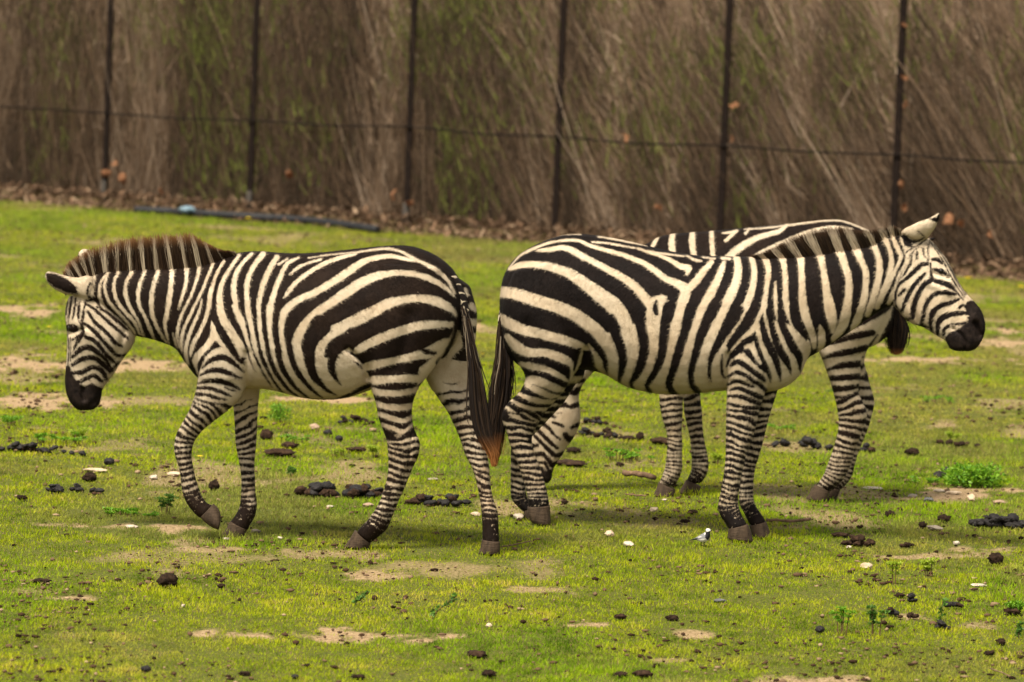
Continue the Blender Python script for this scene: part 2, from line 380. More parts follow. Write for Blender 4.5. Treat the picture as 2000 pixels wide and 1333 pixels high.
# diamond mesh: two families of slanting wires in the fence plane
L0, L1, HT, cell = -2.2, 13.2, 3.3, .075
Vw, Fw, o = [], [], 0
for sgn in (1, -1):
    for c in np.arange(L0 - 4 - HT, L1 + 4 + HT, cell):
        a0 = c; a1 = c + sgn * HT; z0, z1 = .05, HT
        if max(a0, a1) < L0 - 4 or min(a0, a1) > L1 + 4: continue
        pa = FA + fdir * a0; pb = FA + fdir * a1
        A_ = np.array([pa[0], pa[1], z0]) + fnorm * .03; B_ = np.array([pb[0], pb[1], z1]) + fnorm * .03
        if sgn < 0: A_ = A_ + fnorm * .004; B_ = B_ + fnorm * .004
        q = tube([A_, B_], .0021, 3, False); Vw.append(q[0]); Fw += [[x + o for x in f] for f in q[1]]; o += len(q[0])
childof(link("mesh_panel", np_mesh("mesh_panel", np.concatenate(Vw), np.array(Fw)), MAT["wire"]), fence)

# ------------------------------------------------------------------ reeds behind the fence
def ribbons(base, dirv, length, width, yaw, sag, seg=3):
    n = len(base); t = np.linspace(0, 1, seg + 1)
    pts = base[:, None] + dirv[:, None] * (length[:, None] * t[None])[..., None]
    pts[:, :, 2] -= (sag * length)[:, None] * t[None] ** 2
    side = np.stack([np.cos(yaw), np.sin(yaw), .15 * np.ones(n)], 1)[:, None] * (width[:, None] * (1 - .75 * t[None] ** 1.5))[..., None] * .5
    V = np.stack([pts - side, pts + side], 2).reshape(n, -1, 3)
    f = np.array([[2 * i, 2 * i + 1, 2 * i + 3, 2 * i + 2] for i in range(seg)])
    return V.reshape(-1, 3), (np.arange(n)[:, None, None] * (2 * seg + 2) + f[None]).reshape(-1, 4), 2 * seg + 2
def reed_batch(n, kind, side=False):
    s = L0 + (L1 - L0 + 1.5) * RNG.random(n)
    if side: s = np.where(RNG.random(n) < .5, L0 - 6 * RNG.random(n), L1 + 1.5 + 6 * RNG.random(n))
    dep = .25 + 3.2 * RNG.random(n) ** 1.7
    b = FA + fdir * s[:, None] + fnorm * dep[:, None]; b[:, 2] = 0
    sx = s / 12.
    lean = -.10 - .50 * sstep(.25, .75, sx) + .5 * (fbm(s * .55, dep * .5, 5, 3) - .5) + RNG.normal(0, .24, n)
    lean += .2 * sstep(.3, .05, sx)
    ld = RNG.normal(0, .16, n) - .05
    patch = fbm(s * 1.7 + dep * .3, dep * .6, 131, 4)
    if kind == "stem":
        z0 = np.where(RNG.random(n) < .4, 0, RNG.random(n) * 2.6); Ln = .7 + 1.5 * RNG.random(n); wd = .005 + .008 * RNG.random(n); sag = .05 * RNG.random(n)
        tint = np.clip(.45 + RNG.normal(0, .17, n) + .5 * (sstep(.36, .62, patch) - .5), .02, .87)
    elif kind == "leaf":
        z0 = RNG.random(n) * 2.7; Ln = .18 + .40 * RNG.random(n); wd = .006 + .011 * RNG.random(n); sag = .1 + .5 * RNG.random(n)
        lean = lean * 1.1 + RNG.normal(0, .35, n); tint = np.clip(.40 + RNG.normal(0, .17, n) + .5 * (sstep(.36, .62, patch) - .5), .02, .87)
    elif kind == "tangle":
        z0 = RNG.random(n) ** 1.5 * .9; Ln = .15 + .4 * RNG.random(n); wd = .006 + .012 * RNG.random(n); sag = .2 * RNG.random(n)
        lean = RNG.normal(0, 1.2, n); tint = np.clip(.28 + RNG.normal(0, .14, n), .02, .8)
    else:
        c = RNG.integers(0, 75, n); cs = L0 + (L1 - L0) * RNG.random(75); cz = .35 + 2.4 * RNG.random(75) ** .75; cd = .02 + .35 * RNG.random(75)
        s = cs[c] + RNG.normal(0, .22, n); dep = np.abs(cd[c] + RNG.normal(0, .12, n)) + .1
        b = FA + fdir * s[:, None] + fnorm * dep[:, None]
        z0 = cz[c] + RNG.normal(0, .32, n); Ln = .10 + .22 * RNG.random(n); wd = .007 + .010 * RNG.random(n); sag = .3 * RNG.random(n)
        lean = RNG.normal(-.1, .5, n); tint = np.clip(.955 + RNG.normal(0, .03, n), .91, 1); 
    b[:, 2] = np.maximum(z0, 0)
    d = fdir * lean[:, None] + fnorm * ld[:, None] + np.array([0, 0, 1.]); d /= np.linalg.norm(d, axis=1)[:, None]
    V, Fq, k = ribbons(b, d, Ln, wd, RNG.random(n) * 6.283, sag)
    return V, Fq, np.repeat(tint, k)
parts = [reed_batch(23000, "stem"), reed_batch(50000, "leaf"), reed_batch(11000, "tangle"), reed_batch(8500, "green"), reed_batch(15000, "stem", True), reed_batch(24000, "leaf", True), reed_batch(7000, "tangle", True)]
o = 0; Fs = []
for V, Fq, t in parts: Fs.append(Fq + o); o += len(V)
rm = np_mesh("reed_thicket", np.concatenate([p[0] for p in parts]), np.concatenate(Fs)); attr(rm, "tint", np.concatenate([p[2] for p in parts]))
link("reed_thicket", rm, MAT["reed"], kind="stuff", label="dense thicket of dry leaning reeds with green shoots behind the fence", category="reeds")
# dead leaves and straw lying along the fence foot
N = 23000; s = L0 - 4 + (L1 - L0 + 9) * RNG.random(N); dep = -2.1 * RNG.random(N) ** 1.5 + .5 * RNG.random(N) - .05 
b = FA + fdir * s[:, None] + fnorm * dep[:, None]; b[:, 2] = .012 + .10 * RNG.random(N) * (dep > -.45)
d = RNG.normal(0, 1, (N, 3)); d[:, 2] = np.abs(d[:, 2]) * .4; d /= np.linalg.norm(d, axis=1)[:, None]
V, Fq, k = ribbons(b, d, .04 + .10 * RNG.random(N), .015 + .04 * RNG.random(N), RNG.random(N) * 6.283, .3 * RNG.random(N), 2)
lm = np_mesh("leaf_litter", V, Fq); attr(lm, "tint", np.repeat(RNG.random(N), k))
ml = M("litter"); col = ml.ramp(ml.at("tint"), [(0, (.02, .012, .007)), (.5, (.07, .042, .025)), (.85, (.15, .088, .052)), (1, (.26, .185, .12))]); MAT["litter"] = ml.done(col, .9, .1)
link("leaf_litter", lm, MAT["litter"], kind="stuff", label="brown dead leaves and straw lying along the fence foot", category="leaf litter")
# earth bank rising behind the reeds
bk = []
for s in np.linspace(-25, 35, 60):
    for dd, z in ((3.2, -.05), (4.2, 1.0), (5.5, 2.6), (7.5, 4.6), (12, 6.5), (30, 7.5)):
        p = FA + fdir * s + fnorm * dd; bk.append((p[0], p[1], z + (0 if z < 0 else .4 * (vnoise(s * .4, dd * .5, 3) - .5))))
i = np.arange(60 * 6).reshape(60, 6)
bm_ = np_mesh("hill", np.array(bk), np.stack([i[:-1, :-1], i[1:, :-1], i[1:, 1:], i[:-1, 1:]], -1).reshape(-1, 4))
link("hill", bm_, MAT["bank"], smooth=True, kind="structure")
#ZEBRAS
# ------------------------------------------------------------------ zebras
ZOOM = {"P": (0, 0, 1), "R1": (50, 420, 3.332), "R2": (500, 450, 3.332), "R3": (300, 700, 2.857), "R4": (940, 420, 3.332),
        "R5": (1340, 420, 3.507), "R6": (1640, 400, 4.166), "R7": (930, 650, 3.25), "R8": (1250, 620, 2.898), "RH": (1010, 660, 4.444), "RT": (860, 520, 3.25), "RU": (1660, 560, 6.665),
        "ZA": (1130, 520, 4.937), "ZB": (370, 560, 5.0), "ZC": (1400, 600, 5.126), "ZD": (400, 540, 8.333)}
def zp(z, x, y): x0, y0, s = ZOOM[z]; return x0 + x / s, y0 + y / s
def ribs(z, rows):                         # rows (ax,ay,bx,by,t[,d]) in one zoom -> photo pixels
    out = []
    for r in rows:
        a = zp(z, r[0], r[1]); b = zp(z, r[2], r[3]); out.append([*a, *b, r[4], r[5] if len(r) > 5 else 0.])
    return out
def loft(rb, yfun, m=6, k=30, e=2.25):
    R = catmull(rb, m); n = len(R)
    um = (R[:, 0] + R[:, 2]) / 2; y = yfun(um) + R[:, 5]
    A = at_depth(R[:, 0], R[:, 1], y); B = at_depth(R[:, 2], R[:, 3], y)
    c = (A + B) / 2; h = (A - B) / 2; th = np.linspace(0, 2 * np.pi, k, endpoint=False)
    ct, st = np.cos(th), np.sin(th)
    ct = np.sign(ct) * np.abs(ct) ** (2 / e); st = np.sign(st) * np.abs(st) ** (2 / e)
    V = c[:, None] + h[:, None] * ct[None, :, None] + np.array([0, 1., 0]) * (np.abs(R[:, 4])[:, None] * st[None])[..., None]
    i = np.arange(n * k).reshape(n, k); j = np.roll(i, -1, 1)
    Fq = [tuple(q) for q in np.stack([i[:-1], i[1:], j[1:], j[:-1]], -1).reshape(-1, 4).tolist()]
    V = list(map(tuple, V.reshape(-1, 3)))
    for ring, cc, rev in ((i[0], c[0] + (c[0] - c[1]) * .3, False), (i[-1], c[-1] + (c[-1] - c[-2]) * .3, True)):
        V.append(tuple(cc)); q = len(V) - 1
        for a in range(k):
            x, yv = int(ring[a]), int(ring[(a + 1) % k]); Fq.append((x, yv, q) if not rev else (yv, x, q))
    return np.array(V), Fq

def paint(U, Vv, ops, base=-30.):
    s = np.full(len(U), base); Pt = np.stack([U, Vv], 1)
    for z, kind, pts in ops:
        Q = np.array([[*zp(z, p[0], p[1]), (p[2] if len(p) > 2 else 0) / ZOOM[z][2]] for p in pts])
        lo = Q[:, :2].min(0) - 34; hi = Q[:, :2].max(0) + 34
        sel = np.nonzero((Pt > lo).all(1) & (Pt < hi).all(1))[0]
        if not len(sel): continue
        X = Pt[sel]
        if kind in "WK":                       # filled polygon
            C = Q[:, :2]; D = np.roll(C, -1, 0); ins = np.zeros(len(X), bool); dm = np.full(len(X), 1e9)
            for a, b in zip(C, D):
                cond = (a[1] > X[:, 1]) != (b[1] > X[:, 1])
                xi = a[0] + (X[:, 1] - a[1]) / (b[1] - a[1] + 1e-9) * (b[0] - a[0]); ins ^= cond & (X[:, 0] < xi)
                ab = b - a; t = np.clip(((X - a) @ ab) / (ab @ ab + 1e-9), 0, 1); dm = np.minimum(dm, np.hypot(*(X - a - t[:, None] * ab).T))
            v = np.where(ins, dm, -dm)
        else:
            Q = catmull(Q, 4); v = np.full(len(X), -1e9)
            for a, b in zip(Q[:-1], Q[1:]):
                ab = b[:2] - a[:2]; t = np.clip(((X - a[:2]) @ ab) / (ab @ ab + 1e-9), 0, 1)
                v = np.maximum(v, (a[2] + t * (b[2] - a[2])) / 2 - np.hypot(*(X - a[:2] - t[:, None] * ab).T))
        s[sel] = np.maximum(s[sel], v) if kind in "wW" else np.minimum(s[sel], -v)
    return np.clip(s, -30, 30)

def leg_bands(U, Vv, rb, spec, seed):
    # stripes running across a leg: spec rows (y, pitch px, white share, tilt); below ydark the white dies out
    ax = catmull([[(r[0] + r[2]) / 2, (r[1] + r[3]) / 2, np.hypot(r[0] - r[2], r[1] - r[3]) / 2] for r in rb], 5)
    best = np.full(len(U), 1e9); S = np.zeros(len(U)); Nn = np.zeros(len(U)); Hw = np.ones(len(U)); acc = 0
    for a, b in zip(ax[:-1], ax[1:]):
        ab = b[:2] - a[:2]; L = np.hypot(*ab) + 1e-9; d = ab / L
        t = (U - a[0]) * d[0] + (Vv - a[1]) * d[1]; tc = np.clip(t, 0, L)
        q = np.hypot(U - a[0] - tc * d[0], Vv - a[1] - tc * d[1]); nn = (U - a[0]) * -d[1] + (Vv - a[1]) * d[0]
        w = q < best; best[w] = q[w]; S[w] = acc + tc[w]; Nn[w] = nn[w]; Hw[w] = a[2]; acc += L
    sax = np.concatenate([[0], np.cumsum(np.hypot(*np.diff(ax[:, :2], axis=0).T))])
    yax = np.maximum.accumulate(ax[:, 1])
    sp = np.array(spec["rows"], float); sy = np.interp(sp[:, 0], yax, sax)
    lin = np.linspace(0, acc, 800); ph = np.concatenate([[0], np.cumsum(1 / np.interp(lin, sy, sp[:, 1])[:-1] * np.diff(lin))])
    tilt = np.interp(S, sy, sp[:, 3]); pit = np.interp(S, sy, sp[:, 1]); duty = np.interp(S, sy, sp[:, 2])
    wob = (fbm(U / 34., Vv / 30., seed, 2) - .5) * pit * 1.1 + (vnoise(U / 11., Vv / 10., seed + 5) - .5) * pit * .18
    s2 = S + tilt * Nn + .10 * pit * (Nn / Hw) ** 2 * spec.get("curl", 1.) + wob
    frac = np.interp(s2, lin, ph) % 1.0
    duty = duty * (.75 + .5 * fbm(U / 18., Vv / 14., seed + 31, 2))
    v = (duty / 2 - np.abs(frac - .5)) * pit
    # broken / forked bands
    v = v - 1.6 * sstep(.72, .86, vnoise(U / 14., Vv / 9., seed + 77))
    yd = spec["dark"]; v = v - 2.0 * sstep(yd - 24, yd + 8, Vv) - 2.2 * sstep(yd + 4, yd + 34, Vv + 8 * (vnoise(U / 8., Vv / 6., seed + 8) - .5))
    v = np.where(Vv > yd - 4, np.maximum(v, 7. * sstep(.82, .96, vnoise(U / 5., Vv / 1.8, seed + 19)) - 5.), v)
    if "pale" in spec:                          # whitish inner side
        v = v + 14 * sstep(spec["pale"] + 25, spec["pale"] - 25, Vv)
    return v

def zebra(Z):
    yf = lambda u: Z["y"] + Z["yaw"] * (u - Z["uc"])
    yfc = yf; lofts, pid, foot = [], [], {}
    for rb in Z["body"]: lofts.append(loft(rb, yf)); pid.append("body")
    legs = {}
    for nm, L in Z["legs"].items():
        rb = np.array(L["ribs"]); sole = L["hoof"][-1]; um = (sole[0] + sole[2]) / 2; vm = max(sole[1], sole[3])
        dfoot = on_ground(um, vm)[1] - yf(um) if not L.get("raised") else L["raised"]
        dfoot = np.clip(dfoot, L["d"] - .16, L["d"] + .16)
        tt = np.clip(np.linspace(-.25, 1, len(rb)), 0, 1); rb[:, 5] = L["d"] * (1 - tt) + dfoot * tt
        legs[nm] = rb; lofts.append(loft(rb, yf, e=2.15)); pid.append(nm)
        hb = np.array(L["hoof"]); hb[:, 5] = dfoot; foot[nm] = hb
    Vs, Fs, o = [], [], 0
    for V, Fq in lofts:
        Vs.extend(map(tuple, V)); Fs.extend([tuple(i + o for i in f) for f in Fq]); o += len(V)
    me = bpy.data.meshes.new("raw"); me.from_pydata(Vs, [], Fs); me.update()
    tmp = bpy.data.objects.new("raw", me); COL.objects.link(tmp)
    md = tmp.modifiers.new("r", 'REMESH'); md.mode = 'VOXEL'; md.voxel_size = .0062
    dg = bpy.context.evaluated_depsgraph_get(); ev = tmp.evaluated_get(dg)
    body = bpy.data.meshes.new_from_object(ev, depsgraph=dg); bpy.data.objects.remove(tmp); bpy.data.meshes.remove(me)
    body.name = "zebra"
    nv = len(body.vertices); co = np.empty(nv * 3, np.float32); body.vertices.foreach_get("co", co); co = co.reshape(-1, 3).astype(float)
    ed = np.empty(len(body.edges) * 2, np.int32); body.edges.foreach_get("vertices", ed); ed = ed.reshape(-1, 2)
    ei = np.concatenate([ed[:, 0], ed[:, 1]]); ej = np.concatenate([ed[:, 1], ed[:, 0]]); deg = np.bincount(ei, minlength=nv)[:, None]
    def lap(c): return np.stack([np.bincount(ei, c[ej, k], nv) for k in range(3)], 1) / deg - c
    for it in range(34):
        co += .60 * lap(co)
        if it > 3: co -= .62 * lap(co)
    for it in range(3): co += .5 * lap(co)
    # small hollows and ridges: nostril, mouth, jaw, flank fold, muscle grooves
    U, Vv = project(co)
    for zz, wr, dp, pts in Z.get("dents", []):
        Q = catmull(np.array([zp(zz, *p) for p in pts]), 4); best = np.full(nv, 1e9); wr = wr / ZOOM[zz][2]
        for a, b in zip(Q[:-1], Q[1:]):
            ab = b - a; t = np.clip(((U - a[0]) * ab[0] + (Vv - a[1]) * ab[1]) / (ab @ ab + 1e-9), 0, 1); best = np.minimum(best, np.hypot(U - a[0] - t * ab[0], Vv - a[1] - t * ab[1]))
        fr = (co[:, 1] < yfc(U)); co[:, 1] += dp * np.exp(-(best / wr) ** 2) * fr
    body.vertices.foreach_set("co", co.astype(np.float32).ravel()); body.update()
    # which loft does each vertex come from
    kd = kdtree.KDTree(sum(len(l[0]) for l in lofts)); tag = []
    for (V, _), p in zip(lofts, pid):
        for q in V: kd.insert(q, len(tag)); tag.append(p)
    kd.balance(); part = np.array([tag[kd.find(q)[1]] for q in co])
    U, Vv = project(co); s = paint(U, Vv, Z["ops"])
    for nm, L in Z["legs"].items():
        sel = np.nonzero(part == nm)[0]
        if not len(sel): continue
        lb = leg_bands(U[sel], Vv[sel], L["ribs"], L["bands"], L.get("seed", 3))
        if L.get("y0"):
            f = sstep(L["y0"] - 7, L["y0"] + 7, Vv[sel]); s[sel] = s[sel] * (1 - f) + lb * f
        else: s[sel] = lb
    # pull gentle relief: muscle / rib undulation
    attr(body, "coat", s); 
    g = Vv.max(); hgt = co[:, 2]
    dirt = np.clip(sstep(.75, .25, hgt) * .28 + Z.get("dirt", .25) * sstep(.5, .75, fbm(U / 60., Vv / 60., 12)) , 0, 1)
    attr(body, "dirt", dirt)
    sk = np.clip(paint(U, Vv, Z["skin"]) * .07 + .45 + .5 * (fbm(U / 5., Vv / 5., 77, 3) - .5), 0, 1) * (part == "body"); attr(body, "skin", sk)
    root = link("zebra", body, MAT[Z["coat"]], smooth=True, label=Z["label"], category="zebra", group="zebras standing on the paddock")
    # short coat hairs lying over the skin
    no = np.empty(nv * 3, np.float32); body.vertices.foreach_get("normal", no); no = no.reshape(-1, 3).astype(float)
    nh = min(nv * 2, 170000); pick = RNG.integers(0, nv, nh); sgn = 1. if Z["face"] == 'L' else -1.
    legm = sstep(.62, .42, hgt[pick])[:, None]
    d = np.array([sgn * .8, 0, -.6]) * (1 - legm) + np.array([sgn * .15, 0, -1.]) * legm + RNG.normal(0, .22, (nh, 3)); nn = no[pick]
    d -= nn * (d * nn).sum(1)[:, None]; d /= np.linalg.norm(d, axis=1)[:, None] + 1e-9; d += nn * (.22 + .2 * RNG.random((nh, 1)))
    ln = (.007 + .008 * RNG.random(nh)) * (1 - .4 * legm[:, 0]); sd = np.cross(d, nn) * (.0006 + .0005 * RNG.random((nh, 1)))
    jit = np.cross(nn, RNG.normal(0, 1, (nh, 3))) * .003; p0 = co[pick] + jit
    hv = np.stack([p0 - sd, p0 + sd, p0 + d * ln[:, None]], 1).reshape(-1, 3)
    hm = np_mesh("coat_hair", hv, np.arange(nh * 3).reshape(-1, 3))
    rnd = RNG.normal(0, 1., nh)
    attr(hm, "coat", np.repeat(s[pick] + rnd * .5, 3)); attr(hm, "dirt", np.repeat(np.clip(dirt[pick] + .2 * rnd, 0, 1), 3)); attr(hm, "skin", np.repeat(sk[pick], 3))
    hm.normals_split_custom_set_from_vertices(np.repeat(nn, 3, axis=0).astype(np.float32).tolist())
    link("coat_hair", hm, MAT[Z["coat"]], root)
    # hooves
    for nm, hb in foot.items():
        V, Fq = loft(hb, yf, m=5, k=20, e=2.3)
        hm = bpy.data.meshes.new("hoof"); hm.from_pydata(V.tolist(), [], Fq); hm.update(); link("hoof", hm, MAT["hoof"], root, True)
    # eye
    for eu, ev_, er, ed in Z["eyes"]:
        me = bpy.data.meshes.new("eye"); bm = bmesh.new(); bmesh.ops.create_uvsphere(bm, u_segments=20, v_segments=14, radius=er); bm.to_mesh(me); bm.free()
        me.transform(Matrix.Translation(Vector(at_depth(np.array(eu), np.array(ev_), yf(eu) + ed)))); link("eye", me, MAT["eye"], root, True)
    # mane: upright hairs from crest line to top line
    if "mane" in Z:
        mz = Z["mane"]; B = catmull(mz["base"], 12); T = catmull(mz["top"], 12); n = mz["n"]
        t = RNG.random(n); bi = np.stack([np.interp(t, np.linspace(0, 1, len(B)), B[:, k]) for k in (0, 1)], 1)
        t2 = np.clip(t + RNG.normal(0, .008, n), 0, 1); ti = np.stack([np.interp(t2, np.linspace(0, 1, len(T)), T[:, k]) for k in (0, 1)], 1)
        lat = RNG.normal(0, .014, n); fl = np.where(RNG.random(n) < .55, .62 + .24 * RNG.random(n), .80 + .23 * RNG.random(n)) * (1 - .10 * vnoise(t * 90, t * 0, 4)); fl = np.where(RNG.random(n) < .06, fl * 1.08, fl)
        hb, ht = bi + np.array([0, 3.5]), bi + (ti - bi) * fl[:, None] + RNG.normal(0, 1.6, (n, 2))
        y = yf(bi[:, 0]) + mz.get("d", 0.)
        p0 = at_depth(hb[:, 0], hb[:, 1], y + lat); p1 = at_depth(ht[:, 0], ht[:, 1], y + lat * 1.9)
        pc = paint(bi[:, 0], bi[:, 1] + 5, Z["ops"]); pc = pc + RNG.normal(0, 1.0, n)
        if mz.get('fore'): pc = np.where(t < mz['fore'], 6 * np.sin(t * 130) - 2 + RNG.normal(0, 2, n), pc)
        V, Fq, kk = ribbons(p0, (p1 - p0) / np.linalg.norm(p1 - p0, axis=1)[:, None], np.linalg.norm(p1 - p0, axis=1), .0024 + .0018 * RNG.random(n), RNG.normal(0, .7, n), np.zeros(n), 3)
        mm_ = np_mesh("mane", V, Fq); attr(mm_, "coat", np.repeat(pc, kk)); attr(mm_, "rand", np.repeat(RNG.random(n), kk))
        tipv = np.tile(np.repeat(np.linspace(0, 1, 4), 2), n) * np.repeat(mz.get("tip", 1.) * np.clip(fl * 1.06, .62, 1.08), kk); attr(mm_, "tip", tipv)
        link("mane", mm_, MAT[mz["mat"]], root)
    # tail: dock tube and long hair
    tz = Z["tail"]; C = np.array([[*zp("RT" if "z" not in tz else tz["z"], r[0], r[1]), r[2] / ZOOM[tz.get("z", "RT")][2]] for r in tz["rows"]])
    Cc = catmull(C, 8); n = tz["n"]; nd = max(2, int(len(Cc) * tz["dock"]))
    yt = yf(Cc[0, 0]) + tz["d"]
    dc = at_depth(Cc[:nd, 0], Cc[:nd, 1], np.full(nd, yt)); V, Fq = tube(dc, np.linspace(tz.get('r', .021), .014, nd), 14)
    tm = bpy.data.meshes.new("tail"); tm.from_pydata(V.tolist(), [], Fq); tm.update()
    tu, tv = project(np.array(V)); along = np.repeat(np.arange(nd), 14)
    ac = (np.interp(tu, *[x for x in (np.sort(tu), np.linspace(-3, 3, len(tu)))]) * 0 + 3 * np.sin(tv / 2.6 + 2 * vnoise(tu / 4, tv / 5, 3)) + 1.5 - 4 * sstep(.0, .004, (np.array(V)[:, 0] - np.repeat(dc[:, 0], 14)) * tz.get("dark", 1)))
    attr(tm, "coat", ac); attr(tm, "tip", np.zeros(len(V))); attr(tm, "rand", np.zeros(len(V)))
    tail = link("tail", tm, MAT["tail_hair"], root, True)
    seg = 7; t0 = tz.get('t0', 0.) + (tz["start"] - tz.get('t0', 0.)) * RNG.random(n) ** .9; t1 = np.clip(t0 + .35 + .55 * RNG.random(n), 0, .86 + .14 * RNG.random(n)); w = np.clip(RNG.normal(0, .45, n), -1, 1); gry = (RNG.random(n) < tz.get('grey', .1)) & (t0 < tz.get('t0', 0.) + .25); t1 = np.where(gry, np.minimum(t1, t0 + .12 + .2 * RNG.random(n)), t1)
    tt = t0[:, None] + (t1 - t0)[:, None] * np.linspace(0, 1, seg + 1)[None]; lp = np.linspace(0, 1, len(Cc))
    cu = np.interp(tt, lp, Cc[:, 0]); cv = np.interp(tt, lp, Cc[:, 1]); cw = np.interp(tt, lp, Cc[:, 2])
    spread = w[:, None] * np.linspace(.55, 1.05, seg + 1)[None] + (fbm(tt * 6, w[:, None] * 9 + np.arange(n)[:, None] * .01, 3, 2) - .5) * .25
    fray = (RNG.normal(0, .5, n) * (1 - gry))[:, None] * (np.linspace(0, 1, seg + 1)[None] ** 2.) * (RNG.random(n) < .55)[:, None]
    cu = cu + (spread + fray) * cw * .5 + np.cumsum(RNG.normal(0, .5, cu.shape), 1)
    lat = RNG.normal(0, .013, n)
    pts = at_depth(cu, cv, np.broadcast_to((yt + lat - .02)[:, None], cu.shape))
    ya = RNG.normal(0, .6, n); wd = (.0016 + .0018 * RNG.random(n))
    side = np.stack([np.cos(ya), np.sin(ya), np.zeros(n)], 1)[:, None] * (wd[:, None] * (1 - .7 * np.linspace(0, 1, seg + 1)[None] ** 2))[..., None]
    V = np.stack([pts - side, pts + side], 2).reshape(-1, 3)
    f = np.array([[2 * i, 2 * i + 1, 2 * i + 3, 2 * i + 2] for i in range(seg)]); kk = 2 * seg + 2
    hm = np_mesh("tail_hair", V, (np.arange(n)[:, None, None] * kk + f[None]).reshape(-1, 4))
    attr(hm, "coat", np.repeat(np.where(gry, -.5 + .7 * RNG.random(n), -5.), kk))
    attr(hm, "tip", np.repeat(tt, 2, axis=1).ravel() * .5 * (1 + sstep(tz["rust"], 1., np.repeat(tt, 2, axis=1).ravel())))
    attr(hm, "rand", np.repeat(RNG.random(n) ** 3, kk)); link("tail_hair", hm, MAT["tail_hair"], tail)
    return root

# ---- zebra walking left -----------------------------------------------------------------
Z1 = dict(face="L", y=19.45, yaw=-.00040, uc=585, coat="coat_brown", dirt=.35, label="brown striped zebra walking left with lowered head and one lifted foreleg")
Z1["body"] = [
 ribs("P", [(158,552,250,628,.075),(190,534,266,655,.082),(235,528,290,661,.088),(300,525,322,671,.098),(365,521,345,683,.115),(415,512,362,708,.145),(455,497,392,742,.18),
   (500,491,445,758,.215),(560,495,520,760,.25),(620,494,602,779,.272),(690,487,672,778,.272),(750,481,735,757,.26),(800,481,800,738,.25),(845,496,846,708,.22),(880,522,884,675,.16),(900,552,902,645,.09)]),
 ribs("R1", [(290,520,560,560,.07),(272,560,640,660,.083),(257,630,698,745,.092),(262,700,712,795,.095),(268,765,703,835,.095),(270,830,680,873,.088),(268,900,645,920,.078),(265,960,612,968,.066),
   (259,1020,580,1020,.059),(255,1080,540,1075,.055),(262,1140,500,1132,.055),(274,1185,492,1185,.054),(299,1232,478,1232,.049),(335,1268,440,1268,.03)]),
 ribs("R1", [(445,410,450,575,.030,-.055),(400,392,410,552,.031,-.07),(340,408,335,528,.030,-.075),(250,393,262,516,.028,-.09),(180,372,192,486,.022,-.10),(140,367,146,446,.015,-.11),(122,378,122,396,.006,-.115)]),
 ribs("P", [(148,530,196,528,.02,.09),(150,506,184,504,.022,.1),(153,494,177,492,.015,.1),(159,486,169,486,.006,.1)]),
 # shoulder and upper arm masses, haunches
 ribs("P", [(425,540,475,540,.06,-.10),(405,610,480,610,.085,-.13),(388,680,478,680,.10,-.14),(388,738,480,742,.09,-.14)]),
]
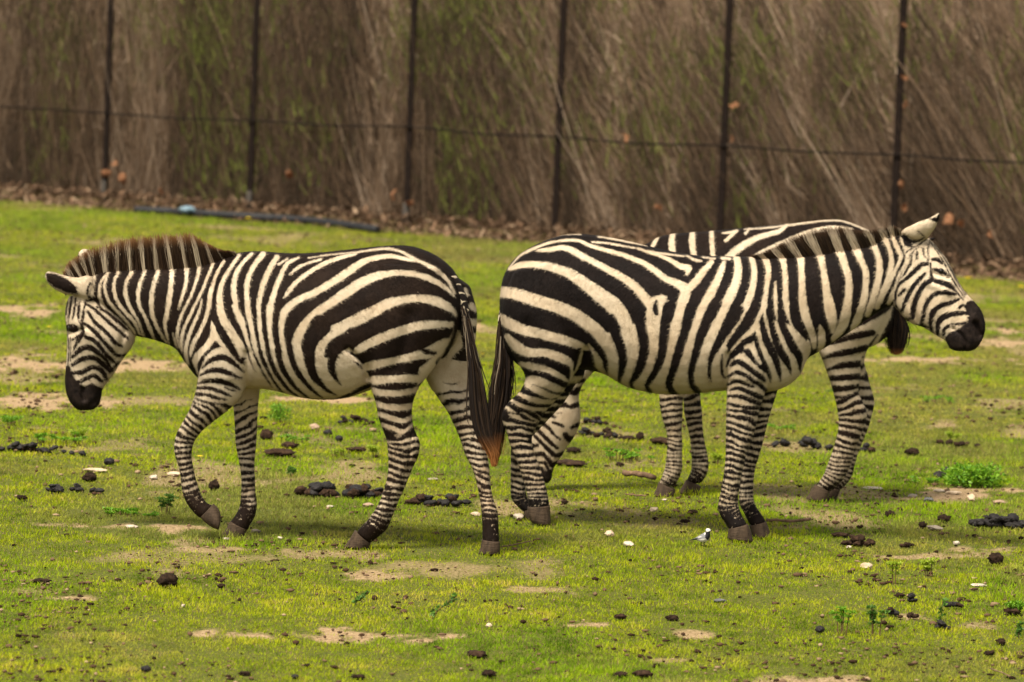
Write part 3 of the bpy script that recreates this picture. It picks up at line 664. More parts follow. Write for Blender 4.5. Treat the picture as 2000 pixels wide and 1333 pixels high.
Z1["legs"] = {
 "near_fore": dict(d=-.13, raised=-.12, y0=790, seed=11, ribs=ribs("P", [(388,735,482,745,.088),(381,770,471,776,.078),(370,801,446,800,.068),(356,826,413,826,.058),(345,847,391,846,.052),(340,868,378,867,.050),(342,890,374,890,.046),(349,912,377,911,.040),(353,936,382,934,.037),(356,960,388,952,.038),(363,980,394,968,.041),(377,1000,404,983,.039),(392,1014,416,987,.037)]),
   hoof=ribs("P", [(391,1011,417,984,.040),(400,1020,425,992,.045),(414,1030,430,1003,.048),(427,1035,431,1012,.044)]), bands=dict(rows=[(700,15,.42,.10),(800,12.5,.42,.12),(850,10.5,.38,0),(930,11,.36,-.05),(1000,8,.3,0)], dark=972)),
 "far_fore": dict(d=.12, seed=23, ribs=ribs("P", [(445,690,510,690,.09),(450,750,508,750,.078),(456,795,504,790,.066),(459,840,502,840,.056),(461,872,500,874,.051),(467,903,497,905,.044),(471,932,498,932,.040),(471,960,499,960,.038),(469,985,502,985,.041),(463,1001,498,1009,.041),(455,1013,489,1024,.039),(448,1022,484,1037,.037)]),
   hoof=ribs("P", [(450,1018,482,1034,.039),(441,1034,481,1042,.046),(430,1047,480,1048,.048)]), bands=dict(rows=[(700,20,.72,-.5),(800,17,.62,-.6),(850,13,.42,-.5),(900,14,.48,.1),(980,9,.36,0)], dark=995, pale=772)),
 "near_hind": dict(d=-.13, y0=848, seed=37, ribs=ribs("P", [(742,515,862,522,.10),(712,585,888,582,.13),(697,640,892,632,.135),(704,690,872,678,.118),(716,722,850,716,.10),(725,759,820,753,.085),(734,787,806,788,.072),(739,815,805,820,.060),(748,840,812,846,.052),(755,861,820,864,.050),(758,889,818,889,.046),(758,917,806,915,.041),(753,945,793,947,.037),(741,980,779,979,.036),(729,1001,767,1008,.038),(716,1018,757,1032,.041),(705,1029,741,1047,.039),(696,1040,722,1062,.037)]),
   hoof=ribs("P", [(693,1036,724,1062,.040),(683,1053,722,1066,.046),(672,1068,720,1070,.048)]), bands=dict(rows=[(760,18,.42,.05),(840,13,.36,.15),(880,12,.36,.15),(960,13,.36,-.15),(1000,11,.34,-.3),(1050,9,.3,0)], dark=1022)),
 "far_hind": dict(d=.13, y0=705, seed=53, ribs=ribs("P", [(850,520,918,560,.10),(842,570,931,610,.12),(836,650,929,655,.12),(828,720,922,722,.11),(838,752,918,748,.10),(851,770,921,768,.088),(862,787,926,785,.076),(875,806,931,805,.066),(888,833,938,833,.056),(898,857,946,857,.050),(909,889,952,889,.047),(923,917,956,917,.042),(931,945,958,945,.039),(937,976,964,976,.038),(940,997,972,1000,.042),(942,1032,974,1034,.040),(942,1060,975,1062,.038)]),
   hoof=ribs("P", [(941,1054,976,1058,.040),(938,1070,977,1072,.047),(935,1081,976,1082,.048)]), bands=dict(rows=[(700,30,.72,.2),(760,24,.66,.25),(810,16,.5,.25),(860,14,.46,.3),(930,12,.42,.6),(1000,10,.35,.2)], dark=1010, pale=742)),
}
Z1["ops"] = [
 # neck
 ("R1","w",[(385,285,20),(425,335,18),(450,380,16),(438,450,16),(432,520,22)]),
 ("R1","W",[(330,395),(400,365),(435,400),(430,470),(405,545),(375,560),(330,530),(240,520),(150,475),(115,400),(120,365),(190,368),(260,392)]),
 ("R1","w",[(455,265,24),(500,325,24),(535,372,20),(505,412,14),(480,470,16),(482,540,18),(520,610,18),(600,680,18),(655,735,16),(695,775,10)]),
 ("R1","w",[(535,385,8),(515,440,16),(515,490,18),(545,570,18),(605,640,18),(660,700,16),(712,770,12)]),
 ("R1","w",[(545,240,40),(585,330,30),(602,375,20),(577,430,18),(575,490,20),(598,565,20),(645,630,20),(705,695,20),(742,775,14)]),
 ("R1","w",[(600,270,14),(622,350,12)]),
 ("R1","w",[(655,200,44),(680,320,32),(690,370,24),(655,440,18),(648,500,22),(662,565,22),(700,640,20),(735,700,14),(765,785,10)]),
 ("R1","w",[(735,190,44),(765,320,30),(776,360,22),(745,440,22),(732,520,24),(740,590,22),(768,650,16),(805,740,16),(835,810,10)]),("R1","w",[(778,655,8),(815,740,10),(830,790,8)]),
 ("R1","w",[(815,170,50),(855,320,36),(858,370,26),(835,450,26),(818,540,28),(822,640,26),(850,720,20),(885,785,16),(915,830,8)]),
 ("R1","w",[(905,165,56),(945,310,42),(952,360,30),(945,460,30),(930,570,32),(915,660,24),(905,710,20),(918,780,18),(932,840,10)]),
 ("R1","w",[(1005,160,44),(1035,290,34),(1048,370,26),(1040,460,22),(1012,550,18),(992,615,8)]),
 ("R1","w",[(1085,160,40),(1110,270,28),(1128,340,22),(1110,430,18),(1065,550,16),(1015,650,16),(990,740,18),(985,800,16),(1000,865,10)]),
 ("R1","w",[(1205,210,34),(1218,310,20),(1185,400,18),(1145,500,16),(1080,630,18),(1030,740,20),(1010,830,20),(1015,880,14)]),("R1","w",[(958,770,8),(975,840,14),(990,865,10)]),
 ("R1","w",[(1290,300,14),(1240,390,20),(1205,500,26),(1190,620,28),(1150,730,24),(1100,820,26),(1075,890,22),(1072,920,8)]),("R1","w",[(1148,555,6),(1120,650,18),(1072,760,22),(1045,850,22),(1042,920,24),(1055,970,14)]),
 ("R1","w",[(1388,265,22),(1330,350,20),(1280,440,28),(1262,540,38),(1280,640,44),(1335,730,44),(1395,800,40),(1430,880,36),(1460,960,40)]),
 ("R1","w",[(1470,255,22),(1400,330,22),(1360,410,32),(1355,510,36),(1385,620,34),(1425,710,30),(1465,820,28),(1505,930,26),(1560,1040,30),(1620,1110,20)]),
 ("R1","w",[(1545,255,36),(1480,340,30),(1445,430,32),(1440,540,32),(1462,670,28),(1500,790,26),(1545,900,24),(1600,1010,24),(1680,1110,22)]),
 # trunk (second zoom)
 ("R2","w",[(135,175,34),(80,270,34),(35,390,32),(15,500,30),(18,620,30),(50,750,30),(105,880,28),(165,975,26),(240,1055,20)]),
 ("R2","w",[(275,180,16),(200,220,22),(150,320,32),(112,430,34),(85,530,34),(85,660,36),(115,780,38),(170,900,38),(240,1000,34),(330,1085,22)]),
 ("R2","w",[(205,185,10),(145,222,14)]),("R2","w",[(422,190,12),(340,215,16),(270,245,18),(222,288,10)]),
 ("R2","w",[(650,155,16),(560,175,24),(450,215,26),(350,270,26),(260,340,26),(210,400,22),(182,442,10)]),
 ("R2","w",[(1030,200,14),(960,185,24),(880,170,26),(780,180,30),(690,210,40),(600,270,48),(500,335,46),(400,395,42),(300,440,42),(220,490,46),(170,560,48),(158,640,46),(172,740,42),(205,840,44),(260,930,44),(330,1015,38),(410,1085,24)]),
 ("R2","w",[(1288,425,14),(1220,365,26),(1140,320,34),(1030,285,34),(900,278,36),(780,300,52),(680,345,62),(580,410,62),(490,470,54),(400,530,52),(330,600,54),(280,670,60),(262,750,60),(285,840,56),(330,925,52),(390,1000,46),(470,1075,28)]),
 ("R2","w",[(1300,555,14),(1270,515,40),(1190,470,60),(1090,445,52),(980,448,46),(870,475,62),(760,530,70),(660,580,70),(560,630,72),(470,680,76),(418,750,72),(410,840,64),(435,930,60),(480,1010,46),(560,1080,24)]),
 ("R2","w",[(1280,612,36),(1190,612,46),(1080,618,54),(960,650,58),(850,688,58),(750,730,56),(665,778,44),(640,795,18)]),
 ("R2","W",[(560,790),(590,760),(620,775),(650,830),(700,880),(735,950),(740,1030),(660,1075),(570,1080),(530,1010),(512,910),(530,840)]),
 ("R2","k",[(612,800,24),(640,850,20),(690,870,8)]),
 ("R2","w",[(1262,720,60),(1190,770,90),(1120,800,70),(1040,815,50),(940,840,46),(850,858,42),(770,875,56),(715,890,50)]),
 ("R2","k",[(1070,772,20),(1110,790,34),(1165,800,24)]),("R2","k",[(1245,690,30),(1190,690,32),(1080,715,52),(960,745,60)]),
 ("R2","W",[(1300,640),(1200,800),(1100,970),(1050,1010),(1060,900),(1120,850),(1240,740)]),
 ("R2","w",[(1150,890,60),(1080,960,50),(980,965,50),(880,970,46),(780,975,58),(730,980,50)]),
 ("R2","w",[(1080,1020,24),(1000,1050,36),(900,1062,40),(800,1055,40),(745,1040,44)]),
 ("R2","w",[(1030,1140,36),(940,1155,40),(850,1148,38),(770,1125,36)]),("R2","w",[(1020,1210,22),(960,1240,30),(890,1225,34),(830,1205,30),(780,1190,24)]),
 ("R2","w",[(1020,1260,18),(960,1310,22),(890,1290,28),(820,1265,24)]),
 ("R2","w",[(340,180,6),(480,160,8),(600,150,9),(700,138,12),(780,126,14),(860,122,16),(940,140,16),(1030,188,20),(1120,230,24),(1200,280,26),(1255,340,20),(1290,410,16)]),
 ("R2","W",[(1290,640),(1330,660),(1345,760),(1240,860),(1180,860)]),("R2","k",[(1300,600,30),(1290,680,26),(1240,790,26),(1190,860,20)]),
 # far buttock
 ("R2","w",[(1360,380,14),(1375,420,20)]),("R2","w",[(1400,490,40),(1425,510,40)]),("R2","w",[(1410,600,50),(1440,600,50)]),("R2","w",[(1415,690,40),(1440,690,40)]),
 # behind the shoulder
 ("ZD","W",[(190,450),(195,600),(255,760),(350,900),(430,1060),(540,1320),(1290,1320),(1230,1100),(1195,900),(1205,700),(1250,450)]),
 ("ZD","k",[(368,420,150),(372,500,140),(410,620,136),(470,740,124),(555,900,98),(632,1050,54),(690,1200,36),(735,1330,24)]),
 ("ZD","k",[(592,420,120),(600,500,108),(628,600,74),(665,700,52),(710,900,52),(737,1050,38),(790,1230,20),(815,1320,12)]),
 ("ZD","k",[(790,420,104),(787,500,100),(805,620,84),(815,720,72),(835,900,68),(865,1050,64),(910,1300,42)]),
 ("ZD","k",[(965,420,96),(957,500,95),(960,700,90),(975,900,88),(998,1050,75),(1045,1300,68)]),
 ("ZD","k",[(1205,400,140),(1185,500,132),(1165,600,118),(1152,700,114),(1145,900,110),(1170,1050,114),(1215,1300,100)]),
 # belly
 ("ZB","W",[(500,770),(560,690),(900,690),(1000,640),(1100,640),(1240,680),(1370,700),(1500,640),(1545,590),(1595,640),(1690,760),(1760,1000),(1500,1120),(1100,1120),(800,1010),(540,1000)]),
 ("ZB","k",[(565,625,30),(600,740,14),(640,840,6)]),
 ("ZB","k",[(630,655,22),(670,750,24),(715,840,22),(765,920,20),(805,985,10)]),
 ("ZB","k",[(690,640,44),(720,720,40),(762,820,34),(820,920,30),(880,1005,22),(930,1050,10)]),
 ("ZB","k",[(762,620,52),(790,720,50),(830,820,44),(890,910,40),(960,1000,32),(1060,1075,16)]),
 ("ZB","k",[(856,610,60),(880,720,60),(920,820,56),(980,920,46),(1060,1010,36),(1160,1088,18)]),
 ("ZB","k",[(985,360,110),(958,440,80),(965,540,70),(985,640,66),(1010,740,64),(1060,840,60),(1130,940,46),(1220,1030,32),(1290,1080,14)]),
 ("ZB","k",[(1280,380,220),(1195,500,165),(1168,610,132),(1172,720,112),(1200,840,90),(1260,930,66),(1340,1010,38),(1430,1060,12)]),
 ("ZB","k",[(1600,480,170),(1520,545,130),(1445,600,112),(1402,680,90),(1385,780,80),(1402,850,60),(1450,930,24),(1482,965,8)]),
 ("ZB","k",[(1580,650,24),(1640,690,26),(1690,750,14)]),("ZB","k",[(1600,730,10),(1650,760,22),(1690,800,10)]),
 ("ZB","k",[(1440,1095,14),(1560,1058,34),(1660,1005,48),(1760,960,50)]),("ZB","k",[(1000,1090,8),(1200,1105,14),(1440,1100,16)]),
 # shoulder
 ("ZB","W",[(215,330),(245,390),(290,500),(360,590),(430,690),(500,760),(555,800),(560,960),(690,960),(690,1000),(560,1010),(420,1180),(300,1300),(-20,1300),(40,1060),(90,880),(20,720),(60,650),(150,560),(205,470)]),
 ("ZB","k",[(225,250,60),(255,340,56),(300,430,66),(360,510,70),(420,600,50),(480,690,34),(545,770,10)]),
 ("ZB","K",[(250,522),(318,590),(235,612),(155,685),(120,770),(90,860),(70,770),(110,690),(180,615)]),
 ("ZB","k",[(128,795,20),(200,725,48),(300,690,66),(380,712,60),(450,765,46),(535,840,16)]),
 ("ZB","k",[(108,865,22),(200,822,50),(310,820,56),(400,852,48),(470,885,30),(520,890,8)]),
 ("ZB","k",[(88,945,26),(180,920,44),(300,925,56),(400,955,48),(490,1005,18)]),
 ("ZB","k",[(72,990,32),(180,990,44),(280,1018,40),(360,1050,34),(405,1068,8)]),("ZB","k",[(345,985,22),(400,1005,26),(445,1022,16)]),
 ("ZB","k",[(55,1048,40),(160,1056,36),(250,1082,38),(360,1108,20)]),
 ("ZB","k",[(60,1090,20),(150,1128,30),(250,1150,36),(350,1150,16)]),
 ("ZB","k",[(20,1110,24),(100,1170,30),(200,1200,30),(320,1200,20)]),
 # head: white with black strokes
 ("R1","W",[(275,530),(330,520),(390,570),(440,560),(500,620),(600,690),(690,770),(720,790),(700,860),(640,930),(560,1060),(490,1180),(400,1260),(250,1180),(240,900),(250,640)]),
 ("R1","K",[(235,990),(285,975),(310,1050),(345,1100),(385,1120),(425,1090),(470,1115),(510,1130),(490,1240),(420,1300),(330,1290),(240,1200)]),
 ("R1","k",[(255,735,26),(290,735,54),(320,742,50),(338,735,20)]),
 ("R1","k",[(300,535,14),(288,610,16),(278,690,8)]),("R1","k",[(325,545,14),(315,630,18),(303,685,8)]),("R1","k",[(352,560,14),(342,640,22),(346,695,12)]),("R1","k",[(382,585,12),(374,655,20),(364,715,26),(378,765,18)]),("R1","k",[(272,560,10),(262,650,10)]),
 ("R1","k",[(385,572,16),(450,618,22),(530,690,24),(600,750,24),(665,805,16)]),("R1","k",[(465,600,20),(535,640,24),(600,695,26),(660,745,18)]),
 ("R1","k",[(405,630,18),(450,700,26),(520,760,28),(580,830,26),(625,855,18)]),
 ("R1","k",[(378,705,22),(430,742,28),(490,805,30),(540,862,28),(590,912,26),(650,910,18)]),
 ("R1","k",[(372,772,34),(335,830,26),(308,892,10)]),("R1","k",[(352,780,14),(308,812,18)]),
 ("R1","k",[(388,792,26),(450,822,30),(505,885,28),(550,935,30),(580,962,18)]),
 ("R1","k",[(305,925,22),(355,878,36),(410,860,40),(465,893,36),(515,935,28),(552,1000,26)]),
 ("R1","k",[(304,978,24),(368,938,32),(440,928,36),(500,970,36),(545,1015,34)]),
 ("R1","k",[(300,1030,24),(370,1022,36),(432,992,34),(492,1012,32),(522,1065,28)]),
 ("R1","k",[(328,1095,22),(392,1068,32),(442,1045,28),(492,1080,26)]),
 ("R1","k",[(600,960,22),(560,1010,20)]),("R1","k",[(272,780,8),(282,860,8),(276,970,10)]),("R1","k",[(292,800,6),(292,950,6)]),("R1","k",[(262,700,8),(266,900,8)]),
 # ear interior
 ("R1","K",[(130,380),(190,384),(265,412),(325,465),(345,520),(270,508),(195,478),(142,436)]),
 ("R1","w",[(370,225,60),(375,250,60)]),("R1","k",[(420,445,12),(400,500,16),(410,540,10)]),
]
Z1["skin"] = [("R1","W",[(235,1010),(290,1010),(330,1090),(370,1125),(420,1100),(490,1140),(500,1240),(420,1300),(300,1290),(235,1200)])]
Z1["dents"] = [("R1",14,.016,[(376,1130),(372,1165),(378,1200)]),("R1",10,.008,[(420,1240),(450,1215),(485,1195)]),("R1",22,.010,[(640,760),(600,900),(540,990)]),("R1",24,-.010,[(340,700),(430,800),(480,900)]),("R1",16,.010,[(270,780),(330,760),(380,740)]),
 ("R1",24,.016,[(1435,900),(1440,1010),(1440,1110)]),("R2",20,.022,[(600,780),(660,830),(700,880),(722,960)]),("R2",50,.012,[(1000,560),(960,760),(900,900)]),("R1",40,.008,[(1010,640),(1060,860),(1110,1000)]),("R3",8,.006,[(1440,420),(1420,600),(1370,760)])]
Z1["eyes"] = [(141,641,.019,-.062)]
Z1["mane"] = dict(base=[(128,574),(150,546),(172,538),(192,535),(229,530),(257,533),(284,527),(308,526),(337,526),(364,523),(389,518),(415,512),(440,502),(462,497)],
  top=[(120,546),(130,515),(155,496),(183,482),(228,470),(252,464),(276,461),(300,459),(325,457),(350,456),(376,458),(400,472),(426,487),(456,492)], n=11000, fore=.2, tip=.86, mat="mane_brown")
Z1["tail"] = dict(rows=[(56,70,34),(92,130,40),(122,190,52),(142,250,56),(160,320,62),(176,400,62),(190,500,64),(208,600,82),(222,700,100),(232,800,112),(244,900,118),(258,1000,104),(285,1090,72),(318,1150,56),(340,1200,44),(345,1275,20)], n=1900, d=-.075, r=.029, t0=.2, dock=.46, start=.66, rust=.62, grey=.25)

# ---- zebra facing right in front --------------------------------------------------------
Z2 = dict(face="R", y=20.44, yaw=-.00065, uc=1250, coat="coat_black", dirt=.3, label="black and cream zebra facing right with a pale back turned ear")
Z2["body"] = [
 ribs("P", [(977,575,976,625,.06),(984,540,986,680,.14),(1000,512,1004,705,.19),(1024,491,1030,722,.22),(1062,472,1078,728,.24),(1108,458,1130,722,.25),(1165,460,1178,730,.262),(1225,471,1228,757,.275),(1300,489,1290,770,.28),(1360,499,1340,770,.27),(1420,501,1420,763,.25),
   (1463,502,1472,768,.23),(1494,504,1524,760,.21),(1522,503,1560,735,.185),(1557,502,1576,702,.16),(1591,497,1596,689,.135),(1639,488,1630,668,.115),(1668,484,1662,647,.10),(1708,473,1692,625,.092),(1734,456,1722,606,.088),(1758,450,1744,597,.082)]),
 ribs("R6", [(500,215,435,800,.080,-.01),(620,235,445,825,.086,-.02),(735,285,468,850,.092,-.02),(800,357,515,905,.096,-.03),(855,420,565,955,.098,-.03),(900,500,622,980,.094,-.04),(937,572,682,998,.084,-.05),(978,648,738,1034,.072,-.05),(1030,720,795,1068,.063,-.06),(1092,785,842,1093,.057,-.06),(1147,852,866,1112,.055,-.07),(1176,925,882,1145,.055,-.07),(1186,1000,906,1175,.054,-.07),(1173,1070,948,1190,.05,-.07),(1140,1132,1005,1192,.04,-.07),(1108,1172,1050,1194,.022,-.07)]),
 ribs("R6", [(498,225,640,300,.045,-.05),(528,195,712,278,.042,-.06),(580,170,738,245,.036,-.07),(645,138,765,212,.030,-.08),(710,116,792,165,.022,-.085),(765,88,806,118,.014,-.09),(806,62,822,76,.006,-.09)]),
 ribs("R6", [(690,290,770,290,.02,.08),(735,268,790,272,.014,.09),(770,265,782,270,.006,.09)]),
 ribs("P", [(1440,560,1515,560,.06,-.09),(1425,630,1528,630,.085,-.12),(1420,690,1515,700,.095,-.13),(1420,740,1500,745,.085,-.13)]),
]
Z2["legs"] = {
 "near_fore": dict(d=-.12, y0=792, seed=61, ribs=ribs("R8", [(485,270,735,330,.095),(495,350,716,390,.086),(492,430,704,440,.076),(490,500,685,495,.067),(487,600,660,600,.058),(484,700,636,690,.053),(484,780,606,765,.050),(475,880,580,870,.046),(462,960,563,960,.039),(447,1030,555,1030,.040),(440,1075,560,1075,.042),(455,1125,577,1120,.041),(485,1168,597,1155,.039),(502,1205,606,1178,.037)]),
   hoof=ribs("R8", [(500,1196,610,1170,.040),(497,1225,628,1215,.046),(496,1252,642,1268,.048)]), bands=dict(rows=[(740,15,.40,.1),(800,13,.40,.12),(870,12,.34,.1),(920,11.5,.34,0),(970,8.5,.36,.05),(1040,6,.3,0)], dark=1002)),
 "far_fore": dict(d=.10, seed=71, ribs=ribs("R8", [(600,330,790,330,.088),(640,400,777,415,.078),(650,480,757,480,.066),(640,560,732,560,.056),(630,640,712,640,.050),(610,720,693,720,.048),(592,790,672,790,.046),(575,860,651,860,.040),(562,930,643,930,.037),(560,1000,641,1000,.037),(562,1055,649,1052,.041),(585,1102,673,1096,.041),(605,1142,696,1128,.039),(622,1180,714,1160,.037)]),
   hoof=ribs("R8", [(618,1178,714,1156,.040),(628,1215,730,1200,.046),(638,1246,740,1244,.048)]), bands=dict(rows=[(740,16,.42,-.1),(830,14,.38,-.2),(900,12,.36,0),(970,8.5,.36,0),(1040,6,.3,0)], dark=1000)),
 "near_hind": dict(d=-.12, y0=806, seed=83, ribs=ribs("P", [(1005,530,1110,500,.10),(982,590,1142,600,.135),(985,645,1152,655,.138)]) + ribs("R7", [(232,130,672,190,.128),(282,212,628,262,.112),(314,288,588,322,.098),(282,368,543,386,.083),(232,418,495,440,.074),(195,456,450,490,.066),(164,512,413,545,.058),(167,568,390,586,.053),(190,622,362,640,.049),(207,690,354,690,.046),(236,770,373,770,.043),(265,840,398,840,.040),(290,910,425,910,.038),(310,980,443,980,.038),(324,1040,456,1040,.041),(330,1085,464,1080,.042),(330,1115,466,1104,.042)]),
   hoof=ribs("R7", [(326,1105,468,1096,.044),(327,1150,470,1150,.050),(345,1195,475,1190,.050),(378,1222,474,1210,.044)]), bands=dict(rows=[(780,15,.38,.12),(830,13,.34,.15),(870,14,.34,.35),(920,12.5,.36,.3),(960,9,.36,.25),(1000,6,.3,.2)], dark=985)),
 "far_hind": dict(d=.11, seed=97, ribs=ribs("P", [(1030,560,1130,540,.11),(1020,620,1150,620,.12)]) + ribs("R7", [(330,250,690,250,.11),(330,330,630,330,.10),(310,420,560,440,.085),(260,510,480,530,.07),(228,600,395,620,.056),(222,680,340,680,.046),(220,780,322,780,.042),(218,860,312,860,.040),(218,940,312,940,.038),(218,1010,316,1010,.041),(226,1062,326,1052,.042),(266,1106,346,1085,.040),(298,1138,368,1108,.038)]),
   hoof=ribs("R7", [(300,1132,374,1104,.040),(308,1162,402,1145,.046),(316,1190,420,1186,.047)]), bands=dict(rows=[(720,20,.4,-.2),(800,15,.36,-.2),(900,13,.38,.05),(960,10,.36,.05),(1010,7,.3,0)], dark=980)),
}
